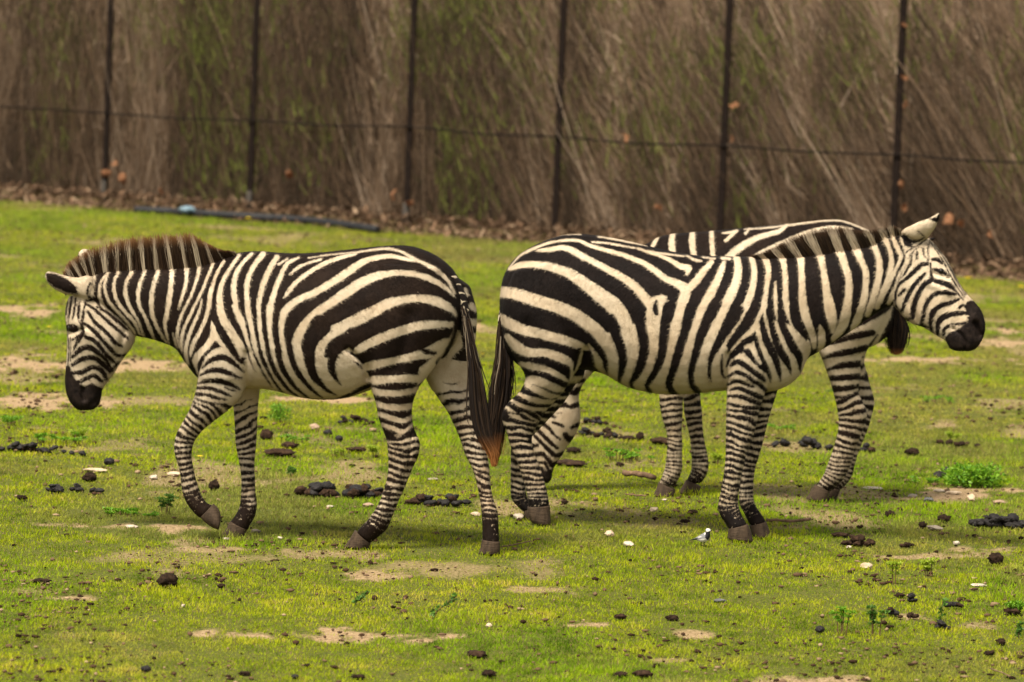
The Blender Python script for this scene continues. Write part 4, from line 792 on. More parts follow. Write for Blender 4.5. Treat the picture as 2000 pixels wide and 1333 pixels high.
Z2["ops"] = [
 # rump and back
 ("R4","w",[(190,335,8),(255,265,12),(320,230,18),(380,205,16),(450,180,15),(560,165,15),(640,170,20),(720,205,24),(850,240,26),(960,275,28),(1070,320,34),(1140,370,36),(1200,415,38),(1270,445,48),(1330,490,70),(1305,590,62),(1275,690,62),(1240,800,62),(1200,910,70),(1140,1020,75),(1060,1110,75),(1020,1150,50)]),
 ("R4","w",[(1330,500,50),(1400,430,48),(1450,365,42),(1500,305,30)]),
 ("R4","w",[(370,232,16),(430,228,26),(510,215,30),(580,225,38),(660,270,38),(750,315,38),(850,370,44),(940,420,46),(1010,475,54),(1070,545,56),(1110,600,60)]),
 ("R4","W",[(1060,540),(1120,535),(1170,520),(1205,525),(1215,570),(1200,630),(1165,680),(1158,760),(1155,850),(1135,930),(1085,1010),(1030,1085),(1000,1130),(985,1100),(1020,1010),(1060,930),(1088,850),(1078,740),(1072,640),(1085,590)]),
 ("R4","k",[(1140,560,16),(1135,600,40),(1140,640,34)]),
 ("R4","w",[(185,350,24),(250,328,40),(330,322,42),(420,332,48),(510,355,56),(600,395,66),(690,460,76),(770,520,92),(850,580,104),(910,650,100),(950,720,76),(975,800,70),(995,880,80),(985,960,86),(955,1040,72),(930,1110,50)]),
 ("R4","w",[(128,500,70),(200,510,70),(290,535,74),(400,570,76),(510,605,78),(610,650,80),(690,705,82),(760,765,84),(815,830,80),(845,900,80),(868,980,64),(880,1060,44)]),
 ("R4","w",[(125,665,50),(180,705,66),(270,745,66),(370,770,62),(470,795,60),(570,825,58),(650,855,46),(690,872,24)]),
 ("R4","w",[(700,845,16),(735,880,44),(765,930,50),(790,1000,44),(810,1040,30)]),
 ("R4","k",[(700,790,30),(760,850,34),(805,920,38),(820,990,32),(825,1040,20)]),
 ("R4","w",[(170,790,36),(230,855,66),(310,895,56),(400,895,50),(480,915,58),(550,945,54),(595,985,34),(590,1050,24),(580,1080,14)]),
 ("R4","k",[(640,880,36),(620,940,26),(605,1010,16)]),("R4","w",[(660,880,10),(640,950,20),(615,1020,12)]),
 ("R4","w",[(262,970,30),(320,985,44),(400,1000,44),(470,1030,44),(530,1065,36),(570,1090,14)]),
 ("R4","k",[(350,1020,16),(430,1045,34),(500,1080,36),(570,1105,20)]),
 ("R4","w",[(290,1085,40),(340,1075,60),(420,1100,54),(490,1130,44),(545,1140,26)]),("R4","w",[(300,1110,30),(370,1140,42),(440,1175,36),(510,1180,18)]),
 ("R4","w",[(240,1160,18),(310,1195,32),(390,1215,34),(480,1215,24)]),("R4","w",[(195,1205,14),(270,1245,24),(360,1265,26),(440,1265,20)]),("R4","w",[(160,1250,12),(230,1290,18),(330,1310,20),(410,1310,16)]),
 # back line details
 ("R4","w",[(420,160,8),(520,130,7),(650,126,6)]),("R4","w",[(760,143,8),(880,160,13),(1000,185,12),(1080,200,8)]),("R4","w",[(720,176,7),(830,186,12),(940,206,11),(1000,216,8)]),
 ("R4","w",[(1020,218,14),(1080,240,16),(1150,260,20),(1230,295,26),(1300,335,36),(1350,345,40),(1340,385,22)]),("R4","w",[(1060,230,7),(1180,252,12),(1320,270,9)]),("R4","w",[(1340,268,12),(1390,295,16),(1432,300,12)]),
 ("R4","w",[(1440,277,8),(1520,285,12)]),("R4","w",[(1570,283,22),(1620,285,16)]),
 # barrel
 ("R4","w",[(1580,312,26),(1560,370,42),(1530,440,46),(1490,520,56),(1440,620,62),(1395,730,66),(1350,840,66),(1310,950,82),(1288,1050,90),(1310,1150,80)]),
 ("R5","w",[(345,285,44),(358,360,50),(345,460,60),(300,560,66),(245,670,66),(190,790,66),(140,890,70),(100,980,76),(90,1080,90),(120,1180,100)]),
 ("R5","w",[(450,290,36),(468,380,38),(460,480,42),(425,590,48),(370,690,54),(310,780,58),(255,870,56),(215,960,60),(205,1060,80),(230,1160,90)]),
 ("R5","w",[(545,300,44),(565,380,38),(556,470,34),(540,580,34),(525,660,42),(470,770,40),(395,855,42),(325,930,34),(275,990,22)]),
 ("R5","w",[(528,660,24),(545,720,28),(562,790,32),(600,870,38),(645,960,42),(690,1060,50),(700,1150,70)]),
 ("R5","w",[(612,460,12),(612,540,22),(618,640,28),(645,740,34),(690,840,40),(730,930,44),(752,1030,54),(740,1120,60)]),
 ("R5","w",[(655,270,52),(672,350,38),(682,450,36),(682,560,40),(698,650,42),(735,740,44),(780,830,52),(820,900,70),(800,990,70)]),
 ("R5","w",[(785,280,52),(792,380,40),(795,500,44),(800,600,54),(818,690,56),(848,770,50),(875,850,40),(880,900,30)]),
 ("R5","w",[(915,260,58),(935,340,42),(952,440,44),(965,540,56),(985,640,74),(1005,730,60),(1005,800,26)]),("R5","w",[(918,760,12),(930,810,44),(930,880,50),(920,930,30)]),
 ("R5","w",[(1040,220,60),(1085,330,46),(1110,420,46),(1115,520,50),(1105,620,56),(1090,710,66),(1060,780,60),(1010,850,34)]),
 ("R5","w",[(1150,190,60),(1195,300,46),(1228,380,40),(1232,470,40),(1220,570,44),(1195,660,50),(1165,740,50),(1140,790,30)]),
 ("R5","w",[(1260,160,60),(1300,240,36),(1325,320,40),(1322,420,44),(1300,510,44),(1275,600,44),(1245,680,40)]),
 ("R5","w",[(1345,130,50),(1385,210,30),(1408,290,30),(1402,380,36),(1375,470,42),(1340,560,40),(1310,630,34)]),
 ("R6","w",[(435,195,50),(430,250,34),(450,310,34),(480,370,36),(500,420,34),(470,500,24),(430,580,34),(380,680,44),(330,770,40),(300,840,20)]),
 ("R6","w",[(520,230,10),(500,280,14),(530,360,14),(545,420,16),(530,490,16),(480,580,18),(455,660,16),(430,740,40),(400,800,30)]),
 ("ZA","W",[(120,760),(300,640),(420,600),(520,560),(700,540),(980,540),(1200,560),(1330,640),(1440,800),(1440,1260),(900,1270),(500,1230),(300,1090),(170,985)]),
 ("ZA","k",[(0,630,80),(90,680,84),(150,750,76),(210,820,72),(255,900,60),(268,980,44),(278,1040,18)]),
 ("ZA","k",[(300,520,130),(345,600,120),(370,680,100),(400,760,100),(425,850,94),(430,930,82),(415,1020,64),(400,1080,44),(392,1130,28)]),
 ("ZA","k",[(585,460,120),(598,560,104),(615,640,106),(630,720,102),(635,800,96),(620,890,95),(590,980,90),(545,1070,66),(512,1130,42),(530,1195,36)]),
 ("ZA","k",[(875,400,120),(842,520,104),(832,620,102),(822,720,97),(810,820,90),(785,920,80),(740,1020,70),(690,1100,60),(662,1160,50),(695,1215,44)]),
 ("ZA","k",[(1120,340,110),(1090,410,115),(1060,500,115),(1035,600,96),(1005,700,92),(975,800,92),(945,900,90),(915,1000,80),(880,1100,76),(876,1160,66),(905,1210,60),(960,1250,40)]),
 ("ZA","k",[(1330,360,120),(1290,430,118),(1255,500,112),(1210,600,100),(1170,700,92),(1145,800,82),(1115,900,76),(1090,1000,66),(1085,1080,60),(1100,1150,60),(1140,1200,60),(1175,1225,40)]),
 ("ZA","k",[(1540,420,112),(1490,510,120),(1430,600,110),(1370,700,95),(1325,790,76),(1285,870,58),(1268,950,40),(1262,1040,34),(1280,1115,14)]),
 ("ZA","k",[(1385,860,14),(1380,950,28),(1388,1040,28),(1420,1085,12)]),
 # shoulder
 ("ZC","W",[(75,600),(100,470),(250,330),(385,200),(470,60),(495,110),(560,130),(660,150),(740,180),(830,230),(905,335),(880,600),(850,760),(700,860),(500,900),(490,1010),(90,1010),(100,720)]),
 ("ZC","k",[(468,60,8),(452,130,46),(470,240,70),(500,340,80),(550,440,84),(600,560,70),(632,680,42),(642,745,12)]),
 ("ZC","k",[(528,-40,50),(534,60,54),(547,160,60),(577,290,74),(627,420,84),(690,530,78),(728,610,40),(745,680,12)]),
 ("ZC","k",[(640,-20,56),(638,60,62),(645,150,72),(702,280,84),(770,410,88),(825,500,76),(832,580,40),(838,650,14)]),
 ("ZC","k",[(765,-20,76),(768,60,80),(785,140,80),(840,230,70),(898,328,22)]),
 ("ZC","k",[(382,240,8),(365,300,60),(285,360,80),(200,440,66),(130,520,44),(95,600,16)]),
 ("ZC","k",[(382,260,30),(395,350,50),(430,460,54),(475,570,60),(520,660,56),(540,750,14)]),
 ("ZC","k",[(150,500,40),(215,445,50),(275,425,56),(320,460,66),(380,530,64),(440,590,60),(505,650,40)]),
 ("ZC","w",[(290,400,34),(340,395,56),(375,440,52),(400,500,40),(435,562,28)]),
 ("ZC","k",[(142,585,34),(210,545,60),(290,590,58),(370,650,58),(450,705,54),(490,745,20)]),
 ("ZC","k",[(115,695,30),(200,655,50),(280,680,48),(360,735,44),(440,785,50),(490,835,40)]),
 ("ZC","k",[(115,775,26),(200,738,42),(290,772,40),(370,800,30)]),
 ("ZC","k",[(130,835,26),(220,812,44),(320,852,52),(420,895,54),(490,915,34)]),
 ("ZC","k",[(112,892,32),(220,892,44),(340,935,54),(470,985,50)]),
 ("ZC","k",[(110,965,24),(200,985,42),(320,1025,54),(430,1065,50)]),
 # head
 ("R6","W",[(500,200),(560,170),(760,90),(830,50),(840,90),(730,280),(780,320),(850,400),(920,520),(990,660),(1080,770),(1190,900),(1190,1050),(1110,1200),(900,1200),(780,1070),(560,970),(440,850),(440,740),(480,640),(540,480),(545,380),(500,300)]),
 ("R6","k",[(560,172,8),(650,132,9),(740,104,10)]),("R6","k",[(640,215,10),(690,262,14)]),
 ("R6","K",[(735,115),(790,95),(830,50),(825,100),(798,150),(760,135)]),("R6","w",[(800,68,16),(818,66,12)]),
 ("R6","k",[(505,255,20),(530,270,50),(555,310,60),(585,335,30)]),("R6","k",[(570,280,14),(600,300,30),(650,290,16),(690,268,10)]),
 ("R6","k",[(540,390,14),(580,360,16),(640,330,14),(700,285,12)]),("R6","k",[(560,440,8),(600,380,16),(650,345,12)]),
 ("R6","k",[(735,290,12),(722,350,14),(722,420,16),(718,480,26),(665,490,42),(600,550,40),(535,610,30),(485,645,26),(458,720,24),(455,800,18)]),
 ("R6","k",[(590,410,16),(575,480,26),(535,550,24),(508,592,12)]),("R6","k",[(630,385,26),(630,440,24)]),("R6","k",[(680,355,24),(690,425,14)]),
 ("R6","k",[(700,555,20),(650,610,38),(590,680,40),(545,770,42),(508,865,30)]),("R6","k",[(530,690,26),(480,740,24)]),
 ("R6","k",[(738,480,18),(744,560,20),(748,610,40),(690,650,46),(640,730,46),(605,830,50),(595,920,40)]),
 ("R6","k",[(748,610,40),(830,635,46),(900,662,46),(945,705,22),(1005,775,14)]),
 ("R6","k",[(945,730,20),(900,722,36),(850,715,38),(765,735,42),(712,800,42),(688,890,38),(665,980,34)]),
 ("R6","k",[(975,768,20),(900,800,38),(815,825,42),(758,880,46),(742,960,38),(752,1040,28)]),
 ("R6","k",[(1035,880,30),(930,890,46),(850,912,52),(803,965,46),(802,1060,32)]),("R6","k",[(1025,965,24),(930,980,30),(862,1002,32),(842,1065,20)]),("R6","k",[(975,835,20),(1000,820,28)]),
 ("R6","k",[(540,925,20),(560,930,34),(580,920,10)]),("R6","k",[(620,975,14),(680,985,30),(730,1000,16)]),("R6","k",[(455,820,16),(500,880,14)]),
 ("R6","k",[(758,450,26),(795,448,34),(832,478,20)]),("R6","k",[(752,520,10),(800,535,34),(845,550,36),(885,575,14)]),
 ("R6","k",[(745,310,9),(795,385,10),(845,465,14),(888,555,14),(950,660,12),(1015,750,14)]),("R6","k",[(768,325,8),(830,410,10),(885,500,12),(945,610,10),(1020,735,10)]),("R6","k",[(785,330,6),(850,425,8),(905,525,10),(960,630,8),(1030,730,10)]),
 ("R6","K",[(1035,790),(1095,780),(1160,850),(1200,950),(1200,1020),(1150,1150),(1060,1210),(920,1200),(875,1150),(855,1090),(900,1035),(960,1015),(1000,990),(1025,965),(1050,935),(1020,905),(1035,870),(1010,830)]),
 ("R6","w",[(1000,915,14),(1040,910,20)]),("R6","w",[(900,985,8),(990,990,12)]),("R6","w",[(905,1130,4),(920,1140,8)]),
]
Z2["skin"] = [("R6","W",[(1050,800),(1100,790),(1160,850),(1210,950),(1210,1020),(1150,1160),(1060,1220),(920,1210),(880,1150),(870,1080),(950,1015),(1020,985),(1060,920)])]
Z2["dents"] = [("R6",26,.030,[(1110,970),(1130,1020),(1145,1060)]),("R6",12,.014,[(930,1010),(1000,1070),(1030,1130),(1025,1185)]),("R6",22,.010,[(560,720),(580,830),(640,950)]),("R6",26,-.010,[(720,640),(860,700),(950,740)]),("R6",16,.009,[(760,560),(830,580),(890,600)]),
 ("R5",22,.016,[(290,960),(275,1060),(285,1190)]),("R4",24,.026,[(690,880),(650,960),(605,1050)]),("R5",50,.010,[(560,760),(620,900),(660,1060)]),("R4",50,.012,[(300,720),(380,860),(420,1000)]),("R5",40,.007,[(850,830),(1000,800),(1200,700)]),("R7",8,.006,[(330,700),(390,850),(420,980)])]
Z2["eyes"] = [(1838,530,.013,-.092)]
Z2["mane"] = dict(base=[(1478,505),(1505,506),(1530,506),(1560,506),(1591,502),(1615,498),(1639,493),(1668,489),(1690,484),(1708,478),(1730,468),(1748,462),(1762,460)],
  top=[(1466,500),(1487,494),(1508,482),(1530,470),(1560,456),(1590,447),(1618,443),(1645,443),(1668,447),(1692,450),(1718,446),(1742,441),(1758,448)], n=8000, mat="mane_dark", tip=.85)
Z2["tail"] = dict(rows=[(470,90,10),(445,150,16),(420,225,20),(396,300,26),(386,380,36),(396,440,70),(400,520,100),(402,600,118),(394,700,140),(385,800,140),(372,900,112),(358,1000,98),(352,1080,76),(347,1180,52),(342,1275,18)], n=1700, d=.0, t0=.16, dock=.36, start=.55, rust=.72, grey=.3)

# ---- zebra behind, grazing --------------------------------------------------------------
Z3 = dict(face="L", y=22.10, yaw=0., uc=1480, coat="coat_brown", dirt=.3, label="zebra grazing behind the right facing zebra with its head lowered")
Z3["body"] = [
 ribs("P", [(1100,640,1188,660,.085),(1135,600,1205,680,.092),(1175,552,1235,692,.105),(1222,505,1275,705,.135),(1256,481,1318,715,.175),(1294,461,1345,735,.215),(1340,455,1378,740,.245),(1383,452,1422,740,.26),(1468,444,1480,740,.27),(1554,436,1560,700,.265),(1611,430,1612,676,.258),(1648,431,1650,680,.245),(1688,446,1690,680,.215),(1712,458,1718,668,.175),(1736,482,1738,645,.12),(1750,520,1750,600,.05)]),
 ribs("RH", [(400,-20,790,60,.082),(430,120,770,160,.085),(420,260,690,262,.083),(360,400,572,400,.082),(255,520,537,510,.088),(182,620,547,620,.092),(142,720,552,702,.09),(125,820,530,792,.083),(121,900,482,880,.074),(132,980,430,950,.064),(152,1050,386,1030,.056),(180,1130,332,1102,.05),(192,1190,306,1172,.047),(216,1240,299,1222,.04),(246,1262,276,1258,.02)]),
 ribs("P", [(1600,560,1745,560,.12,-.12),(1596,640,1722,632,.13,-.13),(1600,690,1690,688,.10,-.13)]),
]
Z3["legs"] = {
 "near_fore": dict(d=-.12, seed=103, ribs=ribs("P", [(1295,640,1380,640,.10),(1288,720,1345,720,.085)]) + ribs("R8", [(108,440,247,440,.07),(115,520,243,520,.062),(132,590,238,590,.055),(150,650,236,645,.050),(154,720,240,720,.046),(150,790,239,790,.042),(142,845,241,845,.043),(125,900,228,895,.043),(105,945,200,952,.040)]),
   hoof=ribs("R8", [(106,932,200,975,.042),(90,975,200,1000,.048),(74,1012,196,1010,.05)]), bands=dict(rows=[(760,13,.42,.1),(830,12,.44,.1),(880,8,.48,.05),(960,7,.4,0)], dark=948)),
 "far_fore": dict(d=.10, seed=113, ribs=ribs("P", [(1320,640,1395,640,.10)]) + ribs("R8", [(235,300,340,300,.085),(235,400,340,400,.07),(245,470,343,470,.062),(250,540,351,540,.056),(268,620,354,620,.050),(283,690,363,690,.046),(290,770,380,770,.043),(293,830,389,830,.044),(285,880,382,882,.043),(262,925,345,940,.040)]),
   hoof=ribs("R8", [(262,918,345,958,.042),(240,955,342,985,.048),(214,996,340,998,.05)]), bands=dict(rows=[(760,14,.4,-.35),(830,13,.42,.1),(890,9,.44,.1),(960,7,.36,0)], dark=935)),
 "near_hind": dict(d=-.13, y0=778, seed=127, ribs=ribs("P", [(1590,560,1745,560,.11),(1590,630,1724,630,.12)]) + ribs("R8", [(985,90,1325,70,.115),(1010,185,1262,200,.10),(1040,260,1248,280,.085),(1068,340,1246,350,.075),(1090,410,1235,420,.066),(1110,490,1262,482,.060),(1122,560,1285,545,.055),(1124,620,1270,612,.050),(1110,690,1242,692,.046),(1088,760,1216,762,.044),(1062,830,1192,842,.042),(1040,890,1162,902,.042),(1012,932,1125,945,.042),(985,955,1085,985,.040)]),
   hoof=ribs("R8", [(990,945,1075,985,.044),(965,985,1070,1015,.049),(938,1028,1062,1042,.05)]), bands=dict(rows=[(700,24,.5,-.15),(790,16,.4,-.1),(850,13,.38,-.1),(900,9,.42,-.2),(960,7,.36,-.2)], dark=955)),
 "far_hind": dict(d=.10, seed=139, ribs=ribs("R8", [(1080,60,1320,60,.11),(1100,150,1300,140,.10),(1130,230,1268,240,.08),(1140,310,1286,320,.07),(1160,390,1303,390,.062),(1180,450,1322,450,.058),(1190,500,1327,495,.054),(1190,560,1310,560,.050),(1180,620,1295,620,.047),(1160,690,1266,690,.044),(1140,760,1238,760,.042),(1120,830,1217,830,.042),(1100,890,1200,900,.044),(1078,935,1165,948,.042),(1058,965,1128,980,.040)]),
   hoof=ribs("R8", [(1052,955,1135,975,.042),(1046,990,1122,1008,.046),(1040,1022,1112,1032,.047)]), bands=dict(rows=[(640,30,.6,-.1),(760,18,.48,.2),(830,13,.4,.3),(900,9,.42,0),(960,7,.36,0)], dark=955, pale=690)),
}
Z3["ops"] = [
 ("R4","w",[(1145,150,20),(1125,185,26),(1110,215,18)]),("R5","w",[(42,120,34),(40,190,42),(50,260,38),(70,320,36)]),("R5","w",[(172,110,28),(176,190,30),(182,270,32),(190,330,32)]),
 ("R4","w",[(1245,125,34),(1238,180,40),(1245,250,40)]),
 ("R5","w",[(250,125,10),(300,122,16),(345,112,20)]),("R5","w",[(345,112,14),(310,140,22),(270,178,20)]),("R5","w",[(432,95,12),(405,130,18)]),
 ("R5","w",[(690,70,22),(640,110,30),(560,135,34),(480,160,38),(390,210,46),(320,260,50),(250,330,50)]),
 ("R5","w",[(400,100,6),(520,92,10),(620,82,12),(740,66,16),(870,48,14),(1010,38,11),(1090,48,14),(1170,75,16),(1230,105,16),(1280,140,12)]),
 ("R5","w",[(1130,98,14),(1040,88,24),(960,95,34),(860,120,42),(760,160,52),(660,210,60),(560,255,64),(470,310,66),(400,380,60)]),
 # thigh
 ("R5","W",[(900,900),(1000,850),(1200,760),(1420,600),(1400,700),(1300,900),(1250,1000),(1230,1100),(1240,1300),(1000,1300),(900,1000)]),
 ("R5","k",[(990,885,18),(1080,850,44),(1180,825,50),(1275,808,46)]),("R5","k",[(930,985,14),(1020,955,44),(1130,935,46),(1235,908,46)]),
 ("R5","k",[(960,1065,14),(1050,1035,44),(1130,1025,50),(1210,1020,48)]),("R5","k",[(970,1120,38),(1080,1115,46),(1200,1105,46)]),("R5","k",[(985,1190,46),(1080,1190,44),(1190,1170,30)]),("R5","k",[(1000,1255,36),(1100,1250,36),(1190,1215,30)]),
 ("R5","k",[(1210,740,30),(1290,690,44),(1380,630,50)]),("R5","k",[(1230,950,14),(1260,890,20),(1310,820,10)]),
 # head
 ("RH","W",[(250,-60),(800,-60),(800,200),(560,420),(570,700),(480,930),(320,1150),(300,1280),(200,1280),(110,1000),(110,800),(300,500)]),
 ("RH","k",[(520,260,30),(600,250,54),(690,290,44)]),("RH","k",[(450,370,50),(520,365,60),(575,370,40)]),("RH","k",[(380,470,40),(450,470,40),(500,470,70),(545,440,40)]),("RH","k",[(600,400,30),(540,440,40)]),
 ("RH","k",[(320,590,50),(400,580,50),(450,600,30)]),("RH","k",[(470,600,40),(520,580,50)]),
 ("RH","k",[(270,670,30),(330,690,30)]),("RH","k",[(340,655,10),(385,655,14)]),("RH","k",[(310,735,20),(370,755,36),(400,770,26)]),("RH","k",[(215,740,40),(270,780,34),(320,840,30),(370,880,20)]),
 ("RH","k",[(180,800,40),(240,860,40),(300,920,36),(355,960,24)]),("RH","k",[(150,850,34),(200,900,34),(260,960,40),(330,1020,44),(400,1000,40)]),
 ("RH","k",[(130,940,46),(175,935,36)]),("RH","k",[(160,1015,40),(220,1010,40),(270,1060,44),(310,1110,50),(350,1080,30)]),
 ("RH","k",[(470,780,30),(545,750,44)]),("RH","k",[(420,840,50),(450,880,60),(490,870,40)]),("RH","k",[(190,1085,30),(240,1085,36),(265,1130,30)]),
 ("RH","K",[(170,1110),(230,1120),(290,1140),(330,1120),(320,1280),(200,1290)]),("RH","w",[(215,1100,8),(250,1150,8)]),
]
Z3["skin"] = [("RH","W",[(190,1150),(290,1150),(320,1180),(310,1300),(200,1290)])]
Z3["eyes"] = []
Z3["tail"] = dict(z="RU", rows=[(760,-560,40),(745,-380,50),(700,-150,60),(640,50,80),(600,170,100),(590,250,110),(605,350,160),(625,450,210),(632,550,250),(622,650,230),(605,750,180),(600,850,120),(600,890,60)], n=1500, d=.02, dock=.4, start=.5, rust=.8, grey=.0)

ZEB = [zebra(z) for z in (Z1, Z2, Z3)]
#OBJECTS
# ------------------------------------------------------------------ small things on the turf
from mathutils import noise as mnoise
def px_size(u, v): return on_ground(np.array(float(u)), np.array(float(v)))[1] / F_PX
def lump(size, rough=.25, freq=1.6, sub=3, flat=.0, seed=0, facet=0.):
    bm = bmesh.new(); bmesh.ops.create_icosphere(bm, subdivisions=sub, radius=1.); off = Vector((seed * 3.1, seed * 1.7, seed * .9))
    pl = []
    if facet:
        rs = random.Random(seed)
        for _ in range(9):
            d = Vector((rs.gauss(0, 1), rs.gauss(0, 1), rs.gauss(0, 1))).normalized(); pl.append((d, .62 + .25 * rs.random()))
    for v in bm.verts:
        p = v.co.copy(); n = mnoise.fractal(p * freq + off, 1.0, 2.0, 4)
        p *= 1 + rough * n
        for d, k in pl:
            e = p.dot(d)
            if e > k: p -= d * (e - k) * facet
        if flat and p.z < -flat: p.z = -flat - (p.z + flat) * -.15
        v.co = Vector((p.x * size[0], p.y * size[1], p.z * size[2]))
    me = bpy.data.meshes.new("lump"); bm.to_mesh(me); bm.free(); return me
_seed = [100]
def nxt(): _seed[0] += 1; return _seed[0]
def put_lump(name, cat, label, u, v, w, h, mat, group=None, rough=.25, freq=1.6, facet=0., z=None, smooth=True, yaw=None, sink=.12, depth=.8):
    k = px_size(u, v + h * .5); P = on_ground(np.array(float(u)), np.array(float(v + h * .42)))
    me = lump((w * k / 2, w * k / 2 * depth, h * k / 2), rough, freq, 3, 0, nxt(), facet); me.name = name
    o = link(name, me, MAT[mat], smooth=smooth, label=label, category=cat)
    if group: o["group"] = group
    o.location = (P[0], P[1], h * k / 2 * (1 - sink) + (z or 0)); o.rotation_euler = (0, 0, random.uniform(-.5, .5) if yaw is None else yaw)
    return o
STONES = [
 (1190,1041,28,17,"stone_pale","pale pointed stone on the grass between the two front zebras",.9),(1228,1062,30,12,"stone_white","white flat stone just beside the pale pointed stone",.8),
 (1277,994,22,13,"stone_pale","small pale wedge stone below the grazing zebra's front hooves",.9),(1693,1105,31,16,"stone_pale","cream rounded stone lying alone right of the wagtail",.6),
 (1825,1030,42,12,"stone_grey","long smooth grey stone beside a dark clod",.5),(1896,972,23,18,"stone_pale","upright whitish stone at the end of the stony strip",.9),
 (1405,1172,33,8,"stone_slate","thin dark slate flake on the grass below the wagtail",.9),(955,1221,17,10,"stone_pale","small tan pebble beside the large bare patch",.5),
 (358,1183,10,8,"stone_white","tiny white pebble below the dark clod",.4),(928,1003,26,10,"stone_pale","pale stone just left of the walking zebra's hindmost leg",.6),
 (1013,1008,28,17,"stone_white","whitish stone behind the front hind hoof of the right zebra",.7),(613,833,26,17,"stone_pink","pinkish stone in the grass under the walking zebra's belly",.6),
 (343,925,42,12,"stone_pale","wide tan flat stone behind the lifted foreleg",.7),(300,931,24,11,"stone_white","white angular stone left of the lifted foreleg",.8),
 (186,918,56,8,"stone_pale","broad low tan slab above the two black dung heaps",.7),(255,1028,32,8,"stone_white","flat white slab edge in the bare strip at left",.7),
 (500,1037,26,11,"stone_grey","rounded grey stone right of the planted front hoof",.5),(546,1050,15,7,"stone_white","small white stone beyond the rounded grey stone",.7),
 (440,1052,22,7,"stone_white","white chip right beneath the planted front hoof",.8),(1868,1060,19,10,"stone_white","small white stone on the bare strip at right",.8),
 (845,936,34,7,"stone_grey","thin pale grey sliver between the walking zebra's hind legs",.8),(718,986,27,9,"stone_pink","flat pinkish stone left of the near hind leg",.6),
 (645,989,20,6,"stone_white","white chip below the long brown dung heap",.8),(1912,1142,40,7,"stone_white","long white flake near the right edge",.9),
 (1705,953,52,6,"stone_white","long white slab at the left end of the stony strip",.8),(1782,968,26,9,"stone_grey","grey stone in the middle of the stony strip",.8),
 (1815,976,25,13,"stone_slate","bluish grey stone in the stony strip",.8),(1862,962,36,10,"stone_pale","tan slab in the stony strip under the bright weed",.7),
 (1836,958,30,8,"stone_white","white flat stone right of the bluish grey stone",.8),(1950,980,32,8,"stone_pink","pinkish flake at the right end of the stony strip",.8),
 (1658,1068,13,7,"stone_white","white pebble left of the crumbled dung heap",.6),(1298,976,14,5,"stone_white","white chip just under the grazing zebra's front hoof",.7)]
for u_, v_, w_, h_, m_, lab, fc in STONES:
    put_lump("stone", "stone", lab, u_, v_, w_ * .86, h_ * .95, m_, "stones lying on the grass", .3, 1.3, max(fc, .75), smooth=False, depth=random.uniform(.6, 1.0), sink=.35, yaw=random.uniform(-.9, .9))
